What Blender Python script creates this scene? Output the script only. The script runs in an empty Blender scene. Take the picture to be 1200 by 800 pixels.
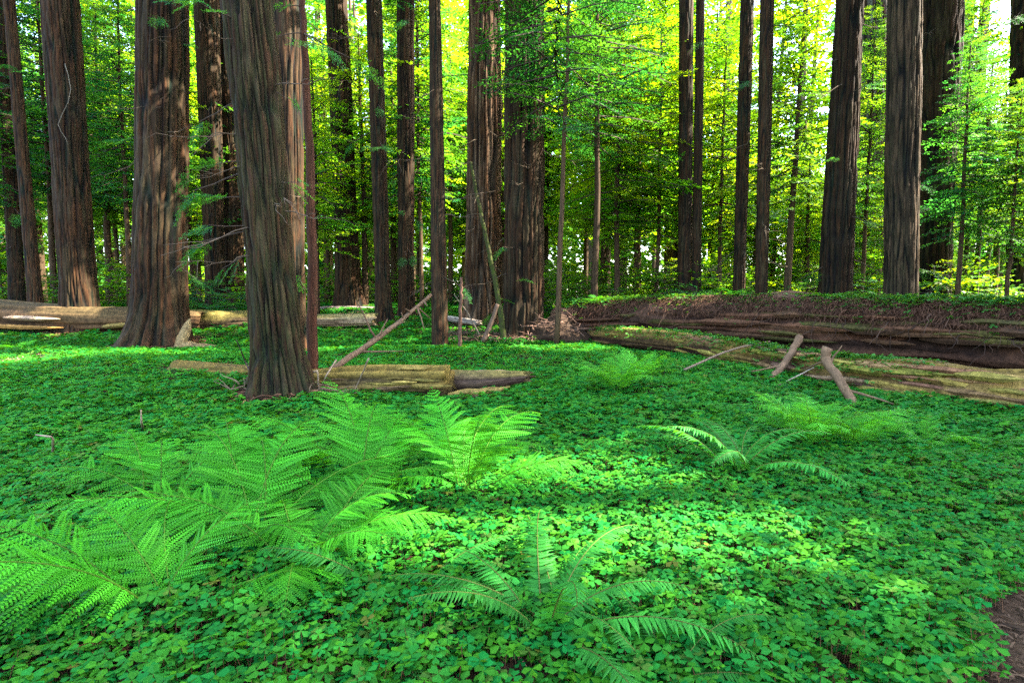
import bpy, math, random
import numpy as np
from mathutils import Vector, Matrix, Euler

# ------------------------------------------------------------------ camera, sky, sun, exposure
S = bpy.context.scene
COL = S.collection
PITCH = math.radians(4.5)
FPX = 633.3                      # focal length in pixels of the 1200 px wide photograph
CAMZ = 1.25
cd = bpy.data.cameras.new('camera'); cam = bpy.data.objects.new('camera', cd); COL.objects.link(cam)
cd.sensor_width = 36; cd.lens = 36 * FPX / 1200; cd.clip_start = 0.05; cd.clip_end = 2000
cam.location = (0, 0, CAMZ); cam.rotation_euler = (math.pi / 2 - PITCH, 0, 0)
S.camera = cam

SUN_AZ, SUN_EL = math.radians(88), math.radians(47)
SUN = Vector((math.cos(SUN_EL) * math.sin(SUN_AZ), math.cos(SUN_EL) * math.cos(SUN_AZ), math.sin(SUN_EL)))
W = bpy.data.worlds.new('World'); S.world = W; W.use_nodes = True
wn = W.node_tree.nodes; wl = W.node_tree.links
sky = wn.new('ShaderNodeTexSky'); sky.sky_type = 'NISHITA'; sky.sun_disc = False
sky.sun_elevation = SUN_EL; sky.sun_rotation = SUN_AZ; sky.dust_density = 2.5; sky.air_density = 1.0
wl.new(sky.outputs[0], wn['Background'].inputs['Color']); wn['Background'].inputs['Strength'].default_value = 0.15
sl = bpy.data.lights.new('sun', 'SUN'); sl.energy = 4.0; sl.angle = math.radians(0.5); sl.color = (1, 0.93, 0.78)
so = bpy.data.objects.new('sun', sl); COL.objects.link(so); so.rotation_euler = SUN.to_track_quat('Z', 'Y').to_euler()
so.location = (30, 10, 40)
S.view_settings.view_transform = 'Standard'; S.view_settings.look = 'None'
S.view_settings.gamma = 1; S.view_settings.use_curve_mapping = False
S.view_settings.exposure = 3.85
S.render.engine = 'CYCLES'
S.cycles.use_denoising = False; S.cycles.use_adaptive_sampling = False
S.cycles.max_bounces = 9; S.cycles.diffuse_bounces = 6; S.cycles.glossy_bounces = 2; S.cycles.transmission_bounces = 7
S.cycles.sample_clamp_indirect = 6

rng = np.random.default_rng(7)
R = random.Random(11)
PI = math.pi

# ------------------------------------------------------------------ small maths
def sstep(a, b, x):
    t = np.clip((np.asarray(x, float) - a) / (b - a), 0, 1)
    return t * t * (3 - 2 * t)

def vnoise(u, v, seed, per=None):
    """smooth value noise in -1..1 on a lattice, periodic in u when per is given"""
    g = np.random.default_rng(seed).uniform(-1, 1, (64, 256))
    u = np.asarray(u, float); v = np.asarray(v, float)
    iu = np.floor(u).astype(int); iv = np.floor(v).astype(int)
    fu = u - iu; fv = v - iv
    fu = fu * fu * (3 - 2 * fu); fv = fv * fv * (3 - 2 * fv)
    p = per or 256
    a0, a1 = iu % p % 256, (iu + 1) % p % 256
    b0, b1 = iv % 64, (iv + 1) % 64
    return (g[b0, a0] * (1 - fu) + g[b0, a1] * fu) * (1 - fv) + (g[b1, a0] * (1 - fu) + g[b1, a1] * fu) * fv

def ground(x, y):
    x = np.asarray(x, float); y = np.asarray(y, float)
    z = 0.92 * sstep(12.3, 23.5, y) + 0.45 * sstep(24, 90, y)
    z = z + 0.045 * vnoise(x * 0.55 + 40, y * 0.55 + 40, 3) + 0.02 * vnoise(x * 1.7 + 40, y * 1.7 + 40, 4)
    z = z + 0.10 * sstep(-1, -4, x) * sstep(5, 8.5, y) * sstep(13, 10.5, y)          # rise of the sorrel on the left
    z = z + 0.10 * np.exp(-((x + 2.2) ** 2 + (y - 11.5) ** 2) / 2.0)
    z = z + 0.12 * np.exp(-((x - 1.6) ** 2 / 3 + (y - 6.4) ** 2 / 1.2))              # swell right of the middle log
    z = z + 0.13 * np.exp(-((x + 4.5) ** 2 / 6 + (y - 8.6) ** 2 / .9)) + .16 * np.exp(-((x + .3) ** 2 / 5 + (y - 10.6) ** 2 / 1.0)) + .12 * np.exp(-((x - 3.6) ** 2 / 1.5 + (y - 8.6) ** 2 / 1.0))
    z = z - 0.10 * np.exp(-((x - 2.6) ** 2 / .5 + (y - 2.2) ** 2 / 1.2))             # dip to the bare path on the right
    return z

def gz(x, y): return float(ground(x, y))
CP, SP = math.cos(PITCH), math.sin(PITCH)
def ray(px, py):
    u, v = (px - 600) / FPX, (400 - py) / FPX
    return np.array((u, CP + v * SP, -SP + v * CP))
def at(px, py, d):
    r = ray(px, py); return np.array((0, 0, CAMZ)) + r * (d / r[1])
def onground(px, py):
    r = ray(px, py); t = 0.8
    while t < 120:
        p = np.array((0, 0, CAMZ)) + r * t
        if p[2] <= ground(p[0], p[1]): return p
        t += 0.01 + t * 0.002
    return p

# ------------------------------------------------------------------ mesh building
class MB:
    def __init__(s): s.v = []; s.q = []; s.c = []; s.m = []; s.n = 0
    def add(s, v, q, c=(1, 1, 1), m=0):
        v = np.asarray(v, float).reshape(-1, 3); q = np.asarray(q, int)
        if q.ndim == 1: q = q.reshape(-1, 4)
        if q.shape[1] == 3: q = np.hstack([q, -np.ones((len(q), 1), int)])
        c = np.asarray(c, float)
        if c.ndim == 1: c = np.tile(c, (len(v), 1))
        s.v.append(v); s.c.append(c); s.q.append(np.where(q >= 0, q + s.n, -1)); s.m.append(np.full(len(q), m)); s.n += len(v)
    def mesh(s, name, mats, smooth=False):
        v = np.vstack(s.v); q = np.vstack(s.q); c = np.vstack(s.c); mi = np.concatenate(s.m)
        me = bpy.data.meshes.new(name)
        tot = np.where(q[:, 3] < 0, 3, 4); flat = q.ravel(); flat = flat[flat >= 0]
        me.vertices.add(len(v)); me.vertices.foreach_set('co', v.ravel().astype(np.float32))
        me.loops.add(len(flat)); me.loops.foreach_set('vertex_index', flat.astype(np.int32))
        me.polygons.add(len(q)); st = np.concatenate([[0], np.cumsum(tot)[:-1]])
        me.polygons.foreach_set('loop_start', st.astype(np.int32))
        me.polygons.foreach_set('loop_total', tot.astype(np.int32))
        me.polygons.foreach_set('material_index', mi.astype(np.int32))
        me.polygons.foreach_set('use_smooth', np.full(len(q), bool(smooth)))
        at_ = me.attributes.new('Col', 'FLOAT_COLOR', 'POINT')
        at_.data.foreach_set('color', np.hstack([c, np.ones((len(c), 1))]).ravel().astype(np.float32))
        for m in (mats if isinstance(mats, (list, tuple)) else [mats]): me.materials.append(m)
        me.update(calc_edges=True); me.validate()
        return me
    def obj(s, name, mats, parent=None, smooth=False, loc=None):
        return link(name, s.mesh(name, mats, smooth), parent, loc)

def link(name, me, parent=None, loc=None, rot=None, scale=None):
    o = bpy.data.objects.new(name, me); COL.objects.link(o)
    if parent: o.parent = parent
    if loc is not None: o.location = [float(k) for k in loc]
    if rot is not None: o.rotation_euler = rot
    if scale is not None: o.scale = (scale,) * 3 if not hasattr(scale, '__len__') else scale
    return o
def tag(o, label=None, cat=None, group=None, kind=None):
    if label: o['label'] = label
    if cat: o['category'] = cat
    if group: o['group'] = group
    if kind: o['kind'] = kind
    return o
def thing(name, label, cat, loc, group=None, rot=None):
    return tag(link(name, None, None, loc, rot), label, cat, group)

def frames(path):
    path = np.asarray(path, float); t = np.gradient(path, axis=0)
    t /= np.linalg.norm(t, axis=1)[:, None] + 1e-9
    ref = np.array((0, 0, 1.0)) if abs(t[0][2]) < .8 else np.array((0, 1.0, 0))
    n = np.cross(t[0], np.cross(ref, t[0])); n /= np.linalg.norm(n); N = []
    for k in range(len(path)):
        n = n - t[k] * n.dot(t[k]); n /= np.linalg.norm(n); N.append(n.copy())
    N = np.array(N); return t, N, np.cross(t, N)

def tube(mb, path, rad, seg=6, c=(1, 1, 1), m=0, fac=None, cap=True, col=None):
    """a tube along path; fac (K,seg) multiplies the radius, col (K,seg,3) colours the vertices"""
    path = np.asarray(path, float); K = len(path); rad = np.broadcast_to(np.asarray(rad, float), (K,))
    t, N, B = frames(path); th = np.linspace(0, 2 * PI, seg, endpoint=False)
    f = np.ones((K, seg)) if fac is None else fac
    rr = rad[:, None] * f
    v = path[:, None] + rr[..., None] * (np.cos(th)[None, :, None] * N[:, None] + np.sin(th)[None, :, None] * B[:, None])
    i = np.arange(K - 1)[:, None] * seg; j = np.arange(seg)[None]; j2 = (j + 1) % seg
    q = np.stack([i + j, i + j2, i + seg + j2, i + seg + j], -1).reshape(-1, 4)
    v = v.reshape(-1, 3)
    cc = np.tile(np.asarray(c, float), (len(v), 1)) if col is None else col.reshape(-1, 3)
    if cap:
        v = np.vstack([v, path[0], path[-1]]); a, b = K * seg, K * seg + 1
        cc = np.vstack([cc, cc[0], cc[-1]])
        jj = np.arange(seg); e = np.full(seg, -1)
        q = np.vstack([q, np.stack([(jj + 1) % seg, jj, np.full(seg, a), e], 1),
                       np.stack([(K - 1) * seg + jj, (K - 1) * seg + (jj + 1) % seg, np.full(seg, b), e], 1)])
    mb.add(v, q, cc, m)

def wig(a, b, n, amp, seed, sag=0):
    """a wobbly path from a to b"""
    r = np.random.default_rng(seed); a = np.asarray(a, float); b = np.asarray(b, float)
    t = np.linspace(0, 1, n)[:, None]; p = a + (b - a) * t
    w = r.normal(0, amp, (n, 3)); w = (w + np.roll(w, 1, 0) + np.roll(w, -1, 0)) / 3 * 1.6
    w[0] = 0; w[-1] *= .5
    p = p + w; p[:, 2] -= sag * np.sin(t[:, 0] * PI)
    return p

# ------------------------------------------------------------------ materials
def newmat(name):
    m = bpy.data.materials.new(name); m.use_nodes = True; nt = m.node_tree
    for n in list(nt.nodes): nt.nodes.remove(n)
    return m, nt.nodes, nt.links
def nd(ns, t, **kw):
    n = ns.new(t)
    for k, v in kw.items():
        if k in n.inputs: n.inputs[k].default_value = v
        else: setattr(n, k, v)
    return n

def leaf_mat(name, trans=0.42, rough=0.45, spec=0.3, tcol=(1.5, 1.25, 0.55), var=0.25):
    m, ns, L = newmat(name)
    a = nd(ns, 'ShaderNodeAttribute', attribute_name='Col')
    oi = ns.new('ShaderNodeObjectInfo')
    mr = nd(ns, 'ShaderNodeMapRange'); mr.inputs['To Min'].default_value = 1 - var; mr.inputs['To Max'].default_value = 1 + var
    L.new(oi.outputs['Random'], mr.inputs['Value'])
    hs = nd(ns, 'ShaderNodeHueSaturation'); L.new(a.outputs['Color'], hs.inputs['Color']); L.new(mr.outputs[0], hs.inputs['Value'])
    p = nd(ns, 'ShaderNodeBsdfPrincipled', Roughness=rough); p.inputs['Specular IOR Level'].default_value = spec
    L.new(hs.outputs[0], p.inputs['Base Color'])
    mx = nd(ns, 'ShaderNodeMix', data_type='RGBA', blend_type='MULTIPLY'); mx.inputs['Factor'].default_value = 1
    L.new(hs.outputs[0], mx.inputs['A']); mx.inputs['B'].default_value = (*tcol, 1)
    t = nd(ns, 'ShaderNodeBsdfTranslucent'); L.new(mx.outputs['Result'], t.inputs['Color'])
    s = nd(ns, 'ShaderNodeMixShader'); s.inputs[0].default_value = trans
    L.new(p.outputs[0], s.inputs[1]); L.new(t.outputs[0], s.inputs[2])
    o = ns.new('ShaderNodeOutputMaterial'); L.new(s.outputs[0], o.inputs[0])
    return m

def wood_mat(name, scale=(14, 14, 1.1), moss=0.0, lo=0.45, hi=1.5, bump=0.6, mosscol=(0.05, 0.075, 0.008), rough=0.9, mossmax=1.0):
    """fibrous wood or bark: vertex colour times grain stretched along the local axis, moss patches on top"""
    m, ns, L = newmat(name)
    a = nd(ns, 'ShaderNodeAttribute', attribute_name='Col')
    tc = ns.new('ShaderNodeTexCoord'); mp = nd(ns, 'ShaderNodeMapping'); mp.inputs['Scale'].default_value = scale
    L.new(tc.outputs['Object'], mp.inputs['Vector'])
    n1 = nd(ns, 'ShaderNodeTexNoise', Scale=1.6, Detail=8, Roughness=0.65); L.new(mp.outputs[0], n1.inputs['Vector'])
    n2 = nd(ns, 'ShaderNodeTexNoise', Scale=1.3, Detail=3); L.new(tc.outputs['Object'], n2.inputs['Vector'])
    n4 = nd(ns, 'ShaderNodeTexNoise', Scale=6.5, Detail=4, Roughness=.7); L.new(mp.outputs[0], n4.inputs['Vector'])
    av = nd(ns, 'ShaderNodeMix', data_type='FLOAT'); av.inputs['Factor'].default_value = .45; L.new(n1.outputs['Fac'], av.inputs['A']); L.new(n4.outputs['Fac'], av.inputs['B'])
    mr = nd(ns, 'ShaderNodeMapRange'); mr.inputs['From Min'].default_value = .36; mr.inputs['From Max'].default_value = .64
    mr.inputs['To Min'].default_value = lo; mr.inputs['To Max'].default_value = hi
    L.new(av.outputs['Result'], mr.inputs['Value'])
    mx = nd(ns, 'ShaderNodeMix', data_type='RGBA', blend_type='MULTIPLY'); mx.inputs['Factor'].default_value = 1
    L.new(a.outputs['Color'], mx.inputs['A']); L.new(mr.outputs[0], mx.inputs['B'])
    col = mx.outputs['Result']
    # broad greyish weathering
    g = nd(ns, 'ShaderNodeMix', data_type='RGBA'); g.inputs['B'].default_value = (0.08, 0.06, 0.04, 1)
    r2 = nd(ns, 'ShaderNodeMapRange'); r2.inputs['From Min'].default_value = .5; r2.inputs['From Max'].default_value = .75
    r2.inputs['To Max'].default_value = .15
    L.new(n2.outputs['Fac'], r2.inputs['Value']); L.new(r2.outputs[0], g.inputs['Factor']); L.new(col, g.inputs['A'])
    col = g.outputs['Result']
    if moss > 0:
        n3 = nd(ns, 'ShaderNodeTexNoise', Scale=2.6, Detail=6, Roughness=.7); L.new(tc.outputs['Object'], n3.inputs['Vector'])
        r3 = nd(ns, 'ShaderNodeMapRange'); r3.inputs['From Min'].default_value = .62 - .3 * moss; r3.inputs['From Max'].default_value = .86 - .3 * moss; r3.inputs['To Max'].default_value = mossmax; L.new(mp.outputs[0], n3.inputs['Vector'])
        L.new(n3.outputs['Fac'], r3.inputs['Value'])
        k = nd(ns, 'ShaderNodeMix', data_type='RGBA'); k.inputs['B'].default_value = (*mosscol, 1)
        L.new(r3.outputs[0], k.inputs['Factor']); L.new(col, k.inputs['A']); col = k.outputs['Result']
    p = nd(ns, 'ShaderNodeBsdfPrincipled', Roughness=rough); p.inputs['Specular IOR Level'].default_value = .15
    L.new(col, p.inputs['Base Color'])
    b = nd(ns, 'ShaderNodeBump', Strength=bump, Distance=.03); L.new(av.outputs['Result'], b.inputs['Height']); L.new(b.outputs[0], p.inputs['Normal'])
    o = ns.new('ShaderNodeOutputMaterial'); L.new(p.outputs[0], o.inputs[0])
    return m

def ground_mat():
    m, ns, L = newmat('forest_soil')
    tc = ns.new('ShaderNodeTexCoord')
    n1 = nd(ns, 'ShaderNodeTexNoise', Scale=9, Detail=10, Roughness=.7); L.new(tc.outputs['Object'], n1.inputs['Vector'])
    n2 = nd(ns, 'ShaderNodeTexNoise', Scale=.7, Detail=5); L.new(tc.outputs['Object'], n2.inputs['Vector'])
    cr = ns.new('ShaderNodeValToRGB'); e = cr.color_ramp.elements
    e[0].position = .3; e[0].color = (.012, .007, .004, 1); e[1].position = .72; e[1].color = (.07, .040, .022, 1)
    L.new(n1.outputs['Fac'], cr.inputs[0])
    a = nd(ns, 'ShaderNodeAttribute', attribute_name='Col')
    k = nd(ns, 'ShaderNodeMix', data_type='RGBA'); k.inputs['B'].default_value = (.03, .075, .012, 1)
    sp = ns.new('ShaderNodeSeparateColor'); L.new(a.outputs['Color'], sp.inputs[0])
    r = nd(ns, 'ShaderNodeMapRange'); r.inputs['From Min'].default_value = .38; r.inputs['From Max'].default_value = .55
    L.new(n2.outputs['Fac'], r.inputs['Value'])
    mu = nd(ns, 'ShaderNodeMath', operation='MULTIPLY'); L.new(r.outputs[0], mu.inputs[0]); L.new(sp.outputs[1], mu.inputs[1])
    L.new(mu.outputs[0], k.inputs['Factor']); L.new(cr.outputs[0], k.inputs['A'])
    p = nd(ns, 'ShaderNodeBsdfPrincipled', Roughness=.95); p.inputs['Specular IOR Level'].default_value = .1
    L.new(k.outputs['Result'], p.inputs['Base Color'])
    b = nd(ns, 'ShaderNodeBump', Strength=.8, Distance=.03); L.new(n1.outputs['Fac'], b.inputs['Height']); L.new(b.outputs[0], p.inputs['Normal'])
    o = ns.new('ShaderNodeOutputMaterial'); L.new(p.outputs[0], o.inputs[0])
    return m

M_BARK = wood_mat('redwood_bark', bump=1.0, lo=.25, hi=1.7, moss=.35, mosscol=(.018, .030, .007), mossmax=.45)
M_BARKMOSS = wood_mat('mossy_redwood_bark', moss=.6, mosscol=(.028, .038, .008), bump=1.0, lo=.25, hi=1.6, mossmax=.6)
M_WOOD = wood_mat('log_wood', scale=(7, 7, 7), moss=.0, lo=.25, hi=1.6, bump=1.0)
M_STEMMOSS = wood_mat('mossy_stem', scale=(10, 10, 4), moss=.85, mosscol=(.035, .05, .006))
M_TWIG = wood_mat('dead_twig', scale=(8, 8, 8), lo=.6, hi=1.3, bump=.3)
M_SORREL = leaf_mat('sorrel_leaf', trans=.3, rough=.6, spec=.06, tcol=(2.4, 1.35, .3), var=.02)
M_FERN = leaf_mat('fern_leaf', trans=.45, rough=.5, spec=.12, tcol=(2.1, 1.4, .35), var=.3)
M_LEAF = leaf_mat('conifer_leaf', trans=.55, rough=.55, spec=.2, tcol=(2.2, 1.6, .45), var=.25)
M_LITTER = leaf_mat('dry_needle', trans=.05, rough=.8, spec=.1, tcol=(1, 1, 1), var=.05)
M_SOIL = ground_mat()

# ------------------------------------------------------------------ ground
PATHS = []
def bare(x, y):
    """1 where the soil shows: the path at the lower right corner, the path on the left, the strip by the middle log"""
    b = sstep(-.12, .10, x - (1.51 + 1.15 * (y - 1.67)) + .07 * np.sin(y * 7)) * sstep(3.3, 2.9, y)
    b = np.maximum(b, np.exp(-((x + 9.6 - (y - 11) * -.3) ** 2 / .28 + (y - 11) ** 2 / 1.6)) * 1.4)
    return np.clip(b, 0, 1)
gx = np.sinh(np.linspace(-1, 1, 300) * 5.6) / np.sinh(5.6) * 330
gy = np.sinh(np.linspace(-.80, 1, 300) * 5.6) / np.sinh(5.6) * 400 + 3.5
X, Y = np.meshgrid(gx, gy); Z = ground(X, Y)
mb = MB(); n = 300
i = np.arange(n - 1)[:, None] * n; j = np.arange(n - 1)[None]
q = np.stack([i + j, i + j + 1, i + n + j + 1, i + n + j], -1).reshape(-1, 4)
gm = np.clip(sstep(10, 14, Y), 0, 1) * (1 - bare(X, Y))
mb.add(np.stack([X, Y, Z], -1), q, np.stack([gm * 0, gm, gm * 0], -1).reshape(-1, 3))
tag(mb.obj('ground', M_SOIL, smooth=True), kind='structure')

# ------------------------------------------------------------------ trunks
RED = np.array((.036, .0145, .0050)); GREYB = np.array((.029, .022, .010)); DARK = np.array((.02, .011, .008))
def trunk_mesh(name, base, top, r0, r1, seed, seg=140, vis=10., H=28., flare=.35, ridge=.09, nr=30, flutes=.06, cavity=None, red=RED, grey=GREYB, mat=None, spiral=0., bend=0.):
    """a furrowed redwood trunk in local coordinates from base (origin) leaning to top"""
    base = np.asarray(base, float); top = np.asarray(top, float)
    ax = (top - base); h = ax[2]
    zs = np.concatenate([np.linspace(-.35, vis, max(14, int(vis * (9 if seg > 60 else 4)))), np.linspace(vis, H, 8)[1:]])
    path = np.stack([ax[0] * zs / h + bend * np.sin(np.clip(zs / vis, 0, 1.2) * PI), ax[1] * zs / h, zs], 1)
    tt = zs / h
    rad = np.where(zs < h, r0 + (r1 - r0) * np.clip(tt, 0, 1), np.maximum(r1 * (1 - (zs - h) / (H - h + .01) * .9), .03))
    fl = np.exp(-np.maximum(zs, -.35) / .55)
    rad = rad * (1 + flare * fl)
    th = np.linspace(0, 2 * PI, seg, endpoint=False)[None]; z = zs[:, None]
    u = th / (2 * PI); sc = max(r0, .15)
    wob = .012 * vnoise(z * .9 + 9 + 0 * u, u * 6, seed + 5)
    uu = (u + wob + spiral * z) % 1.0
    a = vnoise(uu * nr, z * .42 / sc * .6 + 7, seed, nr)
    b = vnoise(uu * nr * 2, z * 1.3 / sc * .6 + 3, seed + 1, nr * 2)
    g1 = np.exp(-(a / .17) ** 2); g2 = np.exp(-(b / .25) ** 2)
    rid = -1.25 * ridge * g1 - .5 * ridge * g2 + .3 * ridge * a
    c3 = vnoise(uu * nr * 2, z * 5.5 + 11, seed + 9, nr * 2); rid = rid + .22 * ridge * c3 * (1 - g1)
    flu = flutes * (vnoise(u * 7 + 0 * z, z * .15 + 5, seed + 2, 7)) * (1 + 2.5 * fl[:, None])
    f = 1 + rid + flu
    col = red[None, None] * (1 - .93 * g1[..., None]) * (1 - .6 * g2[..., None]) + (grey - red)[None, None] * np.clip(.15 + .7 * b, 0, .8)[..., None]  # furrow shade painted into the colour; ridge tops weathered grey
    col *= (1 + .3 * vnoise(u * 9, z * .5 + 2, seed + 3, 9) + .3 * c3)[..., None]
    if cavity:
        ca, cw, ch = cavity          # angle, half width, height: a burnt hollow open at the base
        dth = (th - ca + PI) % (2 * PI) - PI
        k = np.exp(-(dth / (cw * np.clip(1.25 - z / ch, .05, 1.2))) ** 4) * sstep(ch, ch * .75, z)
        f = f * (1 - .5 * k); col = col * (1 - .9 * k[..., None])
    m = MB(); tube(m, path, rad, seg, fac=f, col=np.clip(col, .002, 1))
    return m.mesh(name, mat or M_BARK, smooth=True)

# ------------------------------------------------------------------ foliage sprays
def spray_template(seed, twigs=11, leaves=5, lw=.026, ll=.075, keep=.85, droop=.16, spread=.42):
    """a flat branch spray of length 1 along +x: leaf quads and a few twigs"""
    r = np.random.default_rng(seed); V = []; 
    for k in range(twigs):
        for sd in (-1, 1):
            if r.random() > keep: continue
            x = .12 + .86 * (k + r.uniform(-.3, .3)) / twigs
            ln = spread * (1 - .75 * x) * r.uniform(.7, 1.15); an = sd * r.uniform(.75, 1.05)
            d = np.array((math.cos(an), math.sin(an), -.12 + r.normal(0, .1)))
            o = np.array((x, 0, -droop * x * x))
            nl = max(2, int(leaves * ln / spread + 1.5))
            for q in range(nl):
                for s2 in ((-1, 1) if q < nl - 1 else (0,)):
                    b = o + d * ln * (q + .6) / nl; a2 = an + s2 * r.uniform(.6, 1.0)
                    e = np.array((math.cos(a2), math.sin(a2), r.normal(-.15, .3))); e /= np.linalg.norm(e)
                    w = np.cross(e, (r.normal(0, .35), r.normal(0, .35), 1)); w /= np.linalg.norm(w)
                    L_ = ll * r.uniform(.7, 1.3); W_ = lw * r.uniform(.8, 1.3)
                    V.append([b, b + e * L_ * .5 + w * W_, b + e * L_, b + e * L_ * .5 - w * W_])
    V = np.array(V).reshape(-1, 3)
    return V, np.arange(len(V)).reshape(-1, 4)
FINE = [spray_template(s, 10, 4, .020, .075) for s in range(4)]
XFINE = [spray_template(80 + s, 13, 6, .011, .046) for s in range(3)]
MED = [spray_template(20 + s, 7, 3, .030, .10, .85) for s in range(4)]
COARSE = [spray_template(40 + s, 5, 2, .055, .17, .9) for s in range(3)]
BROAD = [spray_template(60 + s, 5, 3, .045, .10, .7, .1, .55) for s in range(3)]

def crown_mb(mb, H, z0, Rm, nbr, seed, temps, palette, prof='cone', wood=True, off=(0, 0), test=None, up=.0, base=(0, 0, 0), lean=(0, 0)):
    r = np.random.default_rng(seed)
    for k in range(nbr):
        u = (k + r.random()) / nbr; u = u ** (.85 if prof == 'cone' else 1)
        z = z0 + (H - z0) * u
        pr = {'cone': (1 - u) ** .7 * (.55 + .45 * min(1, u * 4)), 'col': (1 - u) ** .35 * (.6 + .4 * min(1, u * 5)), 'bush': math.sin(PI * min(.97, .2 + .75 * u))}[prof]
        ln = Rm * pr * r.uniform(.55, 1.15) + .25
        az = k * 2.39996 + r.uniform(-.6, .6); el = r.uniform(-.35, .12) + up + .35 * u; roll = r.normal(0, .2)
        M = np.array(Euler((roll, -el, az)).to_matrix())
        T, Q = temps[r.integers(len(temps))]
        o = np.array((off[0] + lean[0] * z, off[1] + lean[1] * z, z))
        if test is not None and any(test(np.asarray(base) + o + M @ np.array((ln * q, 0, -.05))) for q in (.2, .55, .9)): continue
        c = palette[r.integers(len(palette))] * r.uniform(.75, 1.25)
        cc = np.repeat(c[None] * r.uniform(.8, 1.2, (len(Q), 1)), 4, 0)
        st = .04 if prof != 'bush' else .1
        mb.add((T * ln + np.array((st, 0, 0))) @ M.T + o, Q, cc, 0)
        if wood:
            p = np.array([(0, 0, 0), (ln * .5, 0, -.04 * ln), (ln * .95, 0, -.14 * ln)]) @ M.T + o
            tube(mb, p, np.array((.012, .008, .003)) * (ln + .3), 3, (.05, .035, .025), 1, cap=False)

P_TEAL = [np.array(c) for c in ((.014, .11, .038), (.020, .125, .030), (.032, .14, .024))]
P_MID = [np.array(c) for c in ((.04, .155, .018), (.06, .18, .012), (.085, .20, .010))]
P_YEL = [np.array(c) for c in ((.09, .23, .008), (.125, .24, .008), (.06, .21, .010))]  # yellow green broad leaves, with sunlight also painted into the colour
CROWNS = {}
def crown(key, H, z0, Rm, nbr, seed, temps, pal, prof):
    m = MB(); crown_mb(m, H, z0, Rm, nbr, seed, temps, pal, prof)
    CROWNS[key] = (m.mesh('crown', [M_LEAF, M_TWIG]), H)
crown('teal0', 11, 3.6, 2.0, 150, 1, FINE, P_TEAL + P_MID[:1], 'cone'); crown('teal1', 12, 4.0, 2.2, 160, 2, FINE, P_TEAL, 'col')
crown('mid0', 11, 3.4, 1.9, 150, 3, FINE, P_MID, 'cone'); crown('mid1', 12, 3.8, 2.3, 160, 4, FINE, P_MID + P_TEAL[:1], 'col')
crown('yel0', 10, 2.6, 2.1, 135, 5, FINE, P_YEL, 'col'); crown('yel1', 11, 2.4, 2.3, 125, 6, BROAD, P_YEL + P_MID[:1], 'col')
crown('tealhi', 13, 5.3, 2.1, 125, 16, XFINE, P_TEAL, 'col')
crown('far0', 20, 5, 2.8, 220, 7, MED, P_MID + P_YEL[:1], 'cone'); crown('far1', 24, 6, 3.0, 220, 8, MED, P_MID + P_YEL[:1] + P_TEAL[:1], 'col')
crown('fary', 20, 4, 3.0, 230, 9, MED, P_YEL + P_MID[:1], 'col')
crown('bush0', 1.5, .1, .9, 40, 13, BROAD, P_MID + P_YEL[:1], 'bush'); crown('bush1', 1.1, .05, .8, 36, 14, FINE, P_TEAL + P_MID[:1], 'bush')
crown('bushy', 1.7, .1, 1.0, 44, 15, BROAD, P_YEL, 'bush')

def sprig_mesh(seed, n, pal, ln=.6):
    """a short hanging side branch with sprays at its end, growing along +x"""
    r = np.random.default_rng(seed); m = MB()
    p = wig((0, 0, 0), (ln, 0, -.1 * ln), 6, .03 * ln, seed)
    tube(m, p, np.linspace(.010, .004, 6), 4, (.05, .035, .025), 1)
    for k in range(n):
        T, Q = XFINE[r.integers(3)]
        M = np.array(Euler((r.normal(0, .3), r.uniform(0, .5), r.uniform(-.8, .8))).to_matrix())
        s = ln * r.uniform(.5, .9); c = pal[r.integers(len(pal))] * r.uniform(.8, 1.2)
        m.add(T * s @ M.T + p[r.integers(2, 6)], Q, c, 0)
    return m.mesh('sprig', [M_LEAF, M_TWIG])
SPRIG = [sprig_mesh(s, 4, P_TEAL + P_MID[:1], .6) for s in range(4)]
def bare_twig_mesh(seed, ln=1.0):
    m = MB(); r = np.random.default_rng(seed)
    p = wig((0, 0, 0), (ln, 0, -.12 * ln), 9, .05 * ln, seed); tube(m, p, np.linspace(.008, .002, 9), 4, (.085, .06, .04))
    for k in range(4):
        a = p[r.integers(2, 8)]; tube(m, wig(a, a + np.array((r.uniform(.1, .35), r.uniform(-.3, .3), r.uniform(-.25, .1))) * ln, 5, .02, seed + k), np.linspace(.005, .0015, 5), 3, (.085, .06, .04))
    return m.mesh('dead_branch', M_TWIG, True)
TWIGS = [bare_twig_mesh(s) for s in range(4)]

# places on the ground and on the trunks that the sun reaches through gaps cut in the crowns for it
LIT = [(at(700, 200, 22), 1.6), (at(760, 290, 22), 1.6), (at(840, 200, 22), 1.6), (at(900, 120, 22), 1.6), (at(650, 280, 24), 1.6), (at(450, 250, 26), 1.6), (at(320, 200, 24), 1.5), (at(610, 100, 15), .4), (at(440, 150, 16.5), .35), (at(980, 150, 15), .25), (onground(725, 622), .30), (onground(790, 650), .14), (onground(850, 690), .14), (onground(660, 650), .22), (onground(700, 700), .14), (onground(170, 700), .06), (onground(1000, 690), .06), (onground(500, 385), 1.0), (onground(430, 378), .9), (onground(580, 388), .6), (onground(395, 385), .7),
       (at(60, 372, 15.6), .45), (at(575, 200, 17), 1.0), (at(572, 80, 17), 1.2), (at(575, 320, 17), .8), (at(205, 150, 13), .35), (at(80, 85, 14), .3), (at(207, 280, 13), .3), (onground(690, 355), .7), (onground(250, 398), .5), (onground(560, 570), .3), (at(633, 150, 14.6), .35), (at(330, 115, 11), .25)]
Sv = np.array(SUN)
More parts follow.
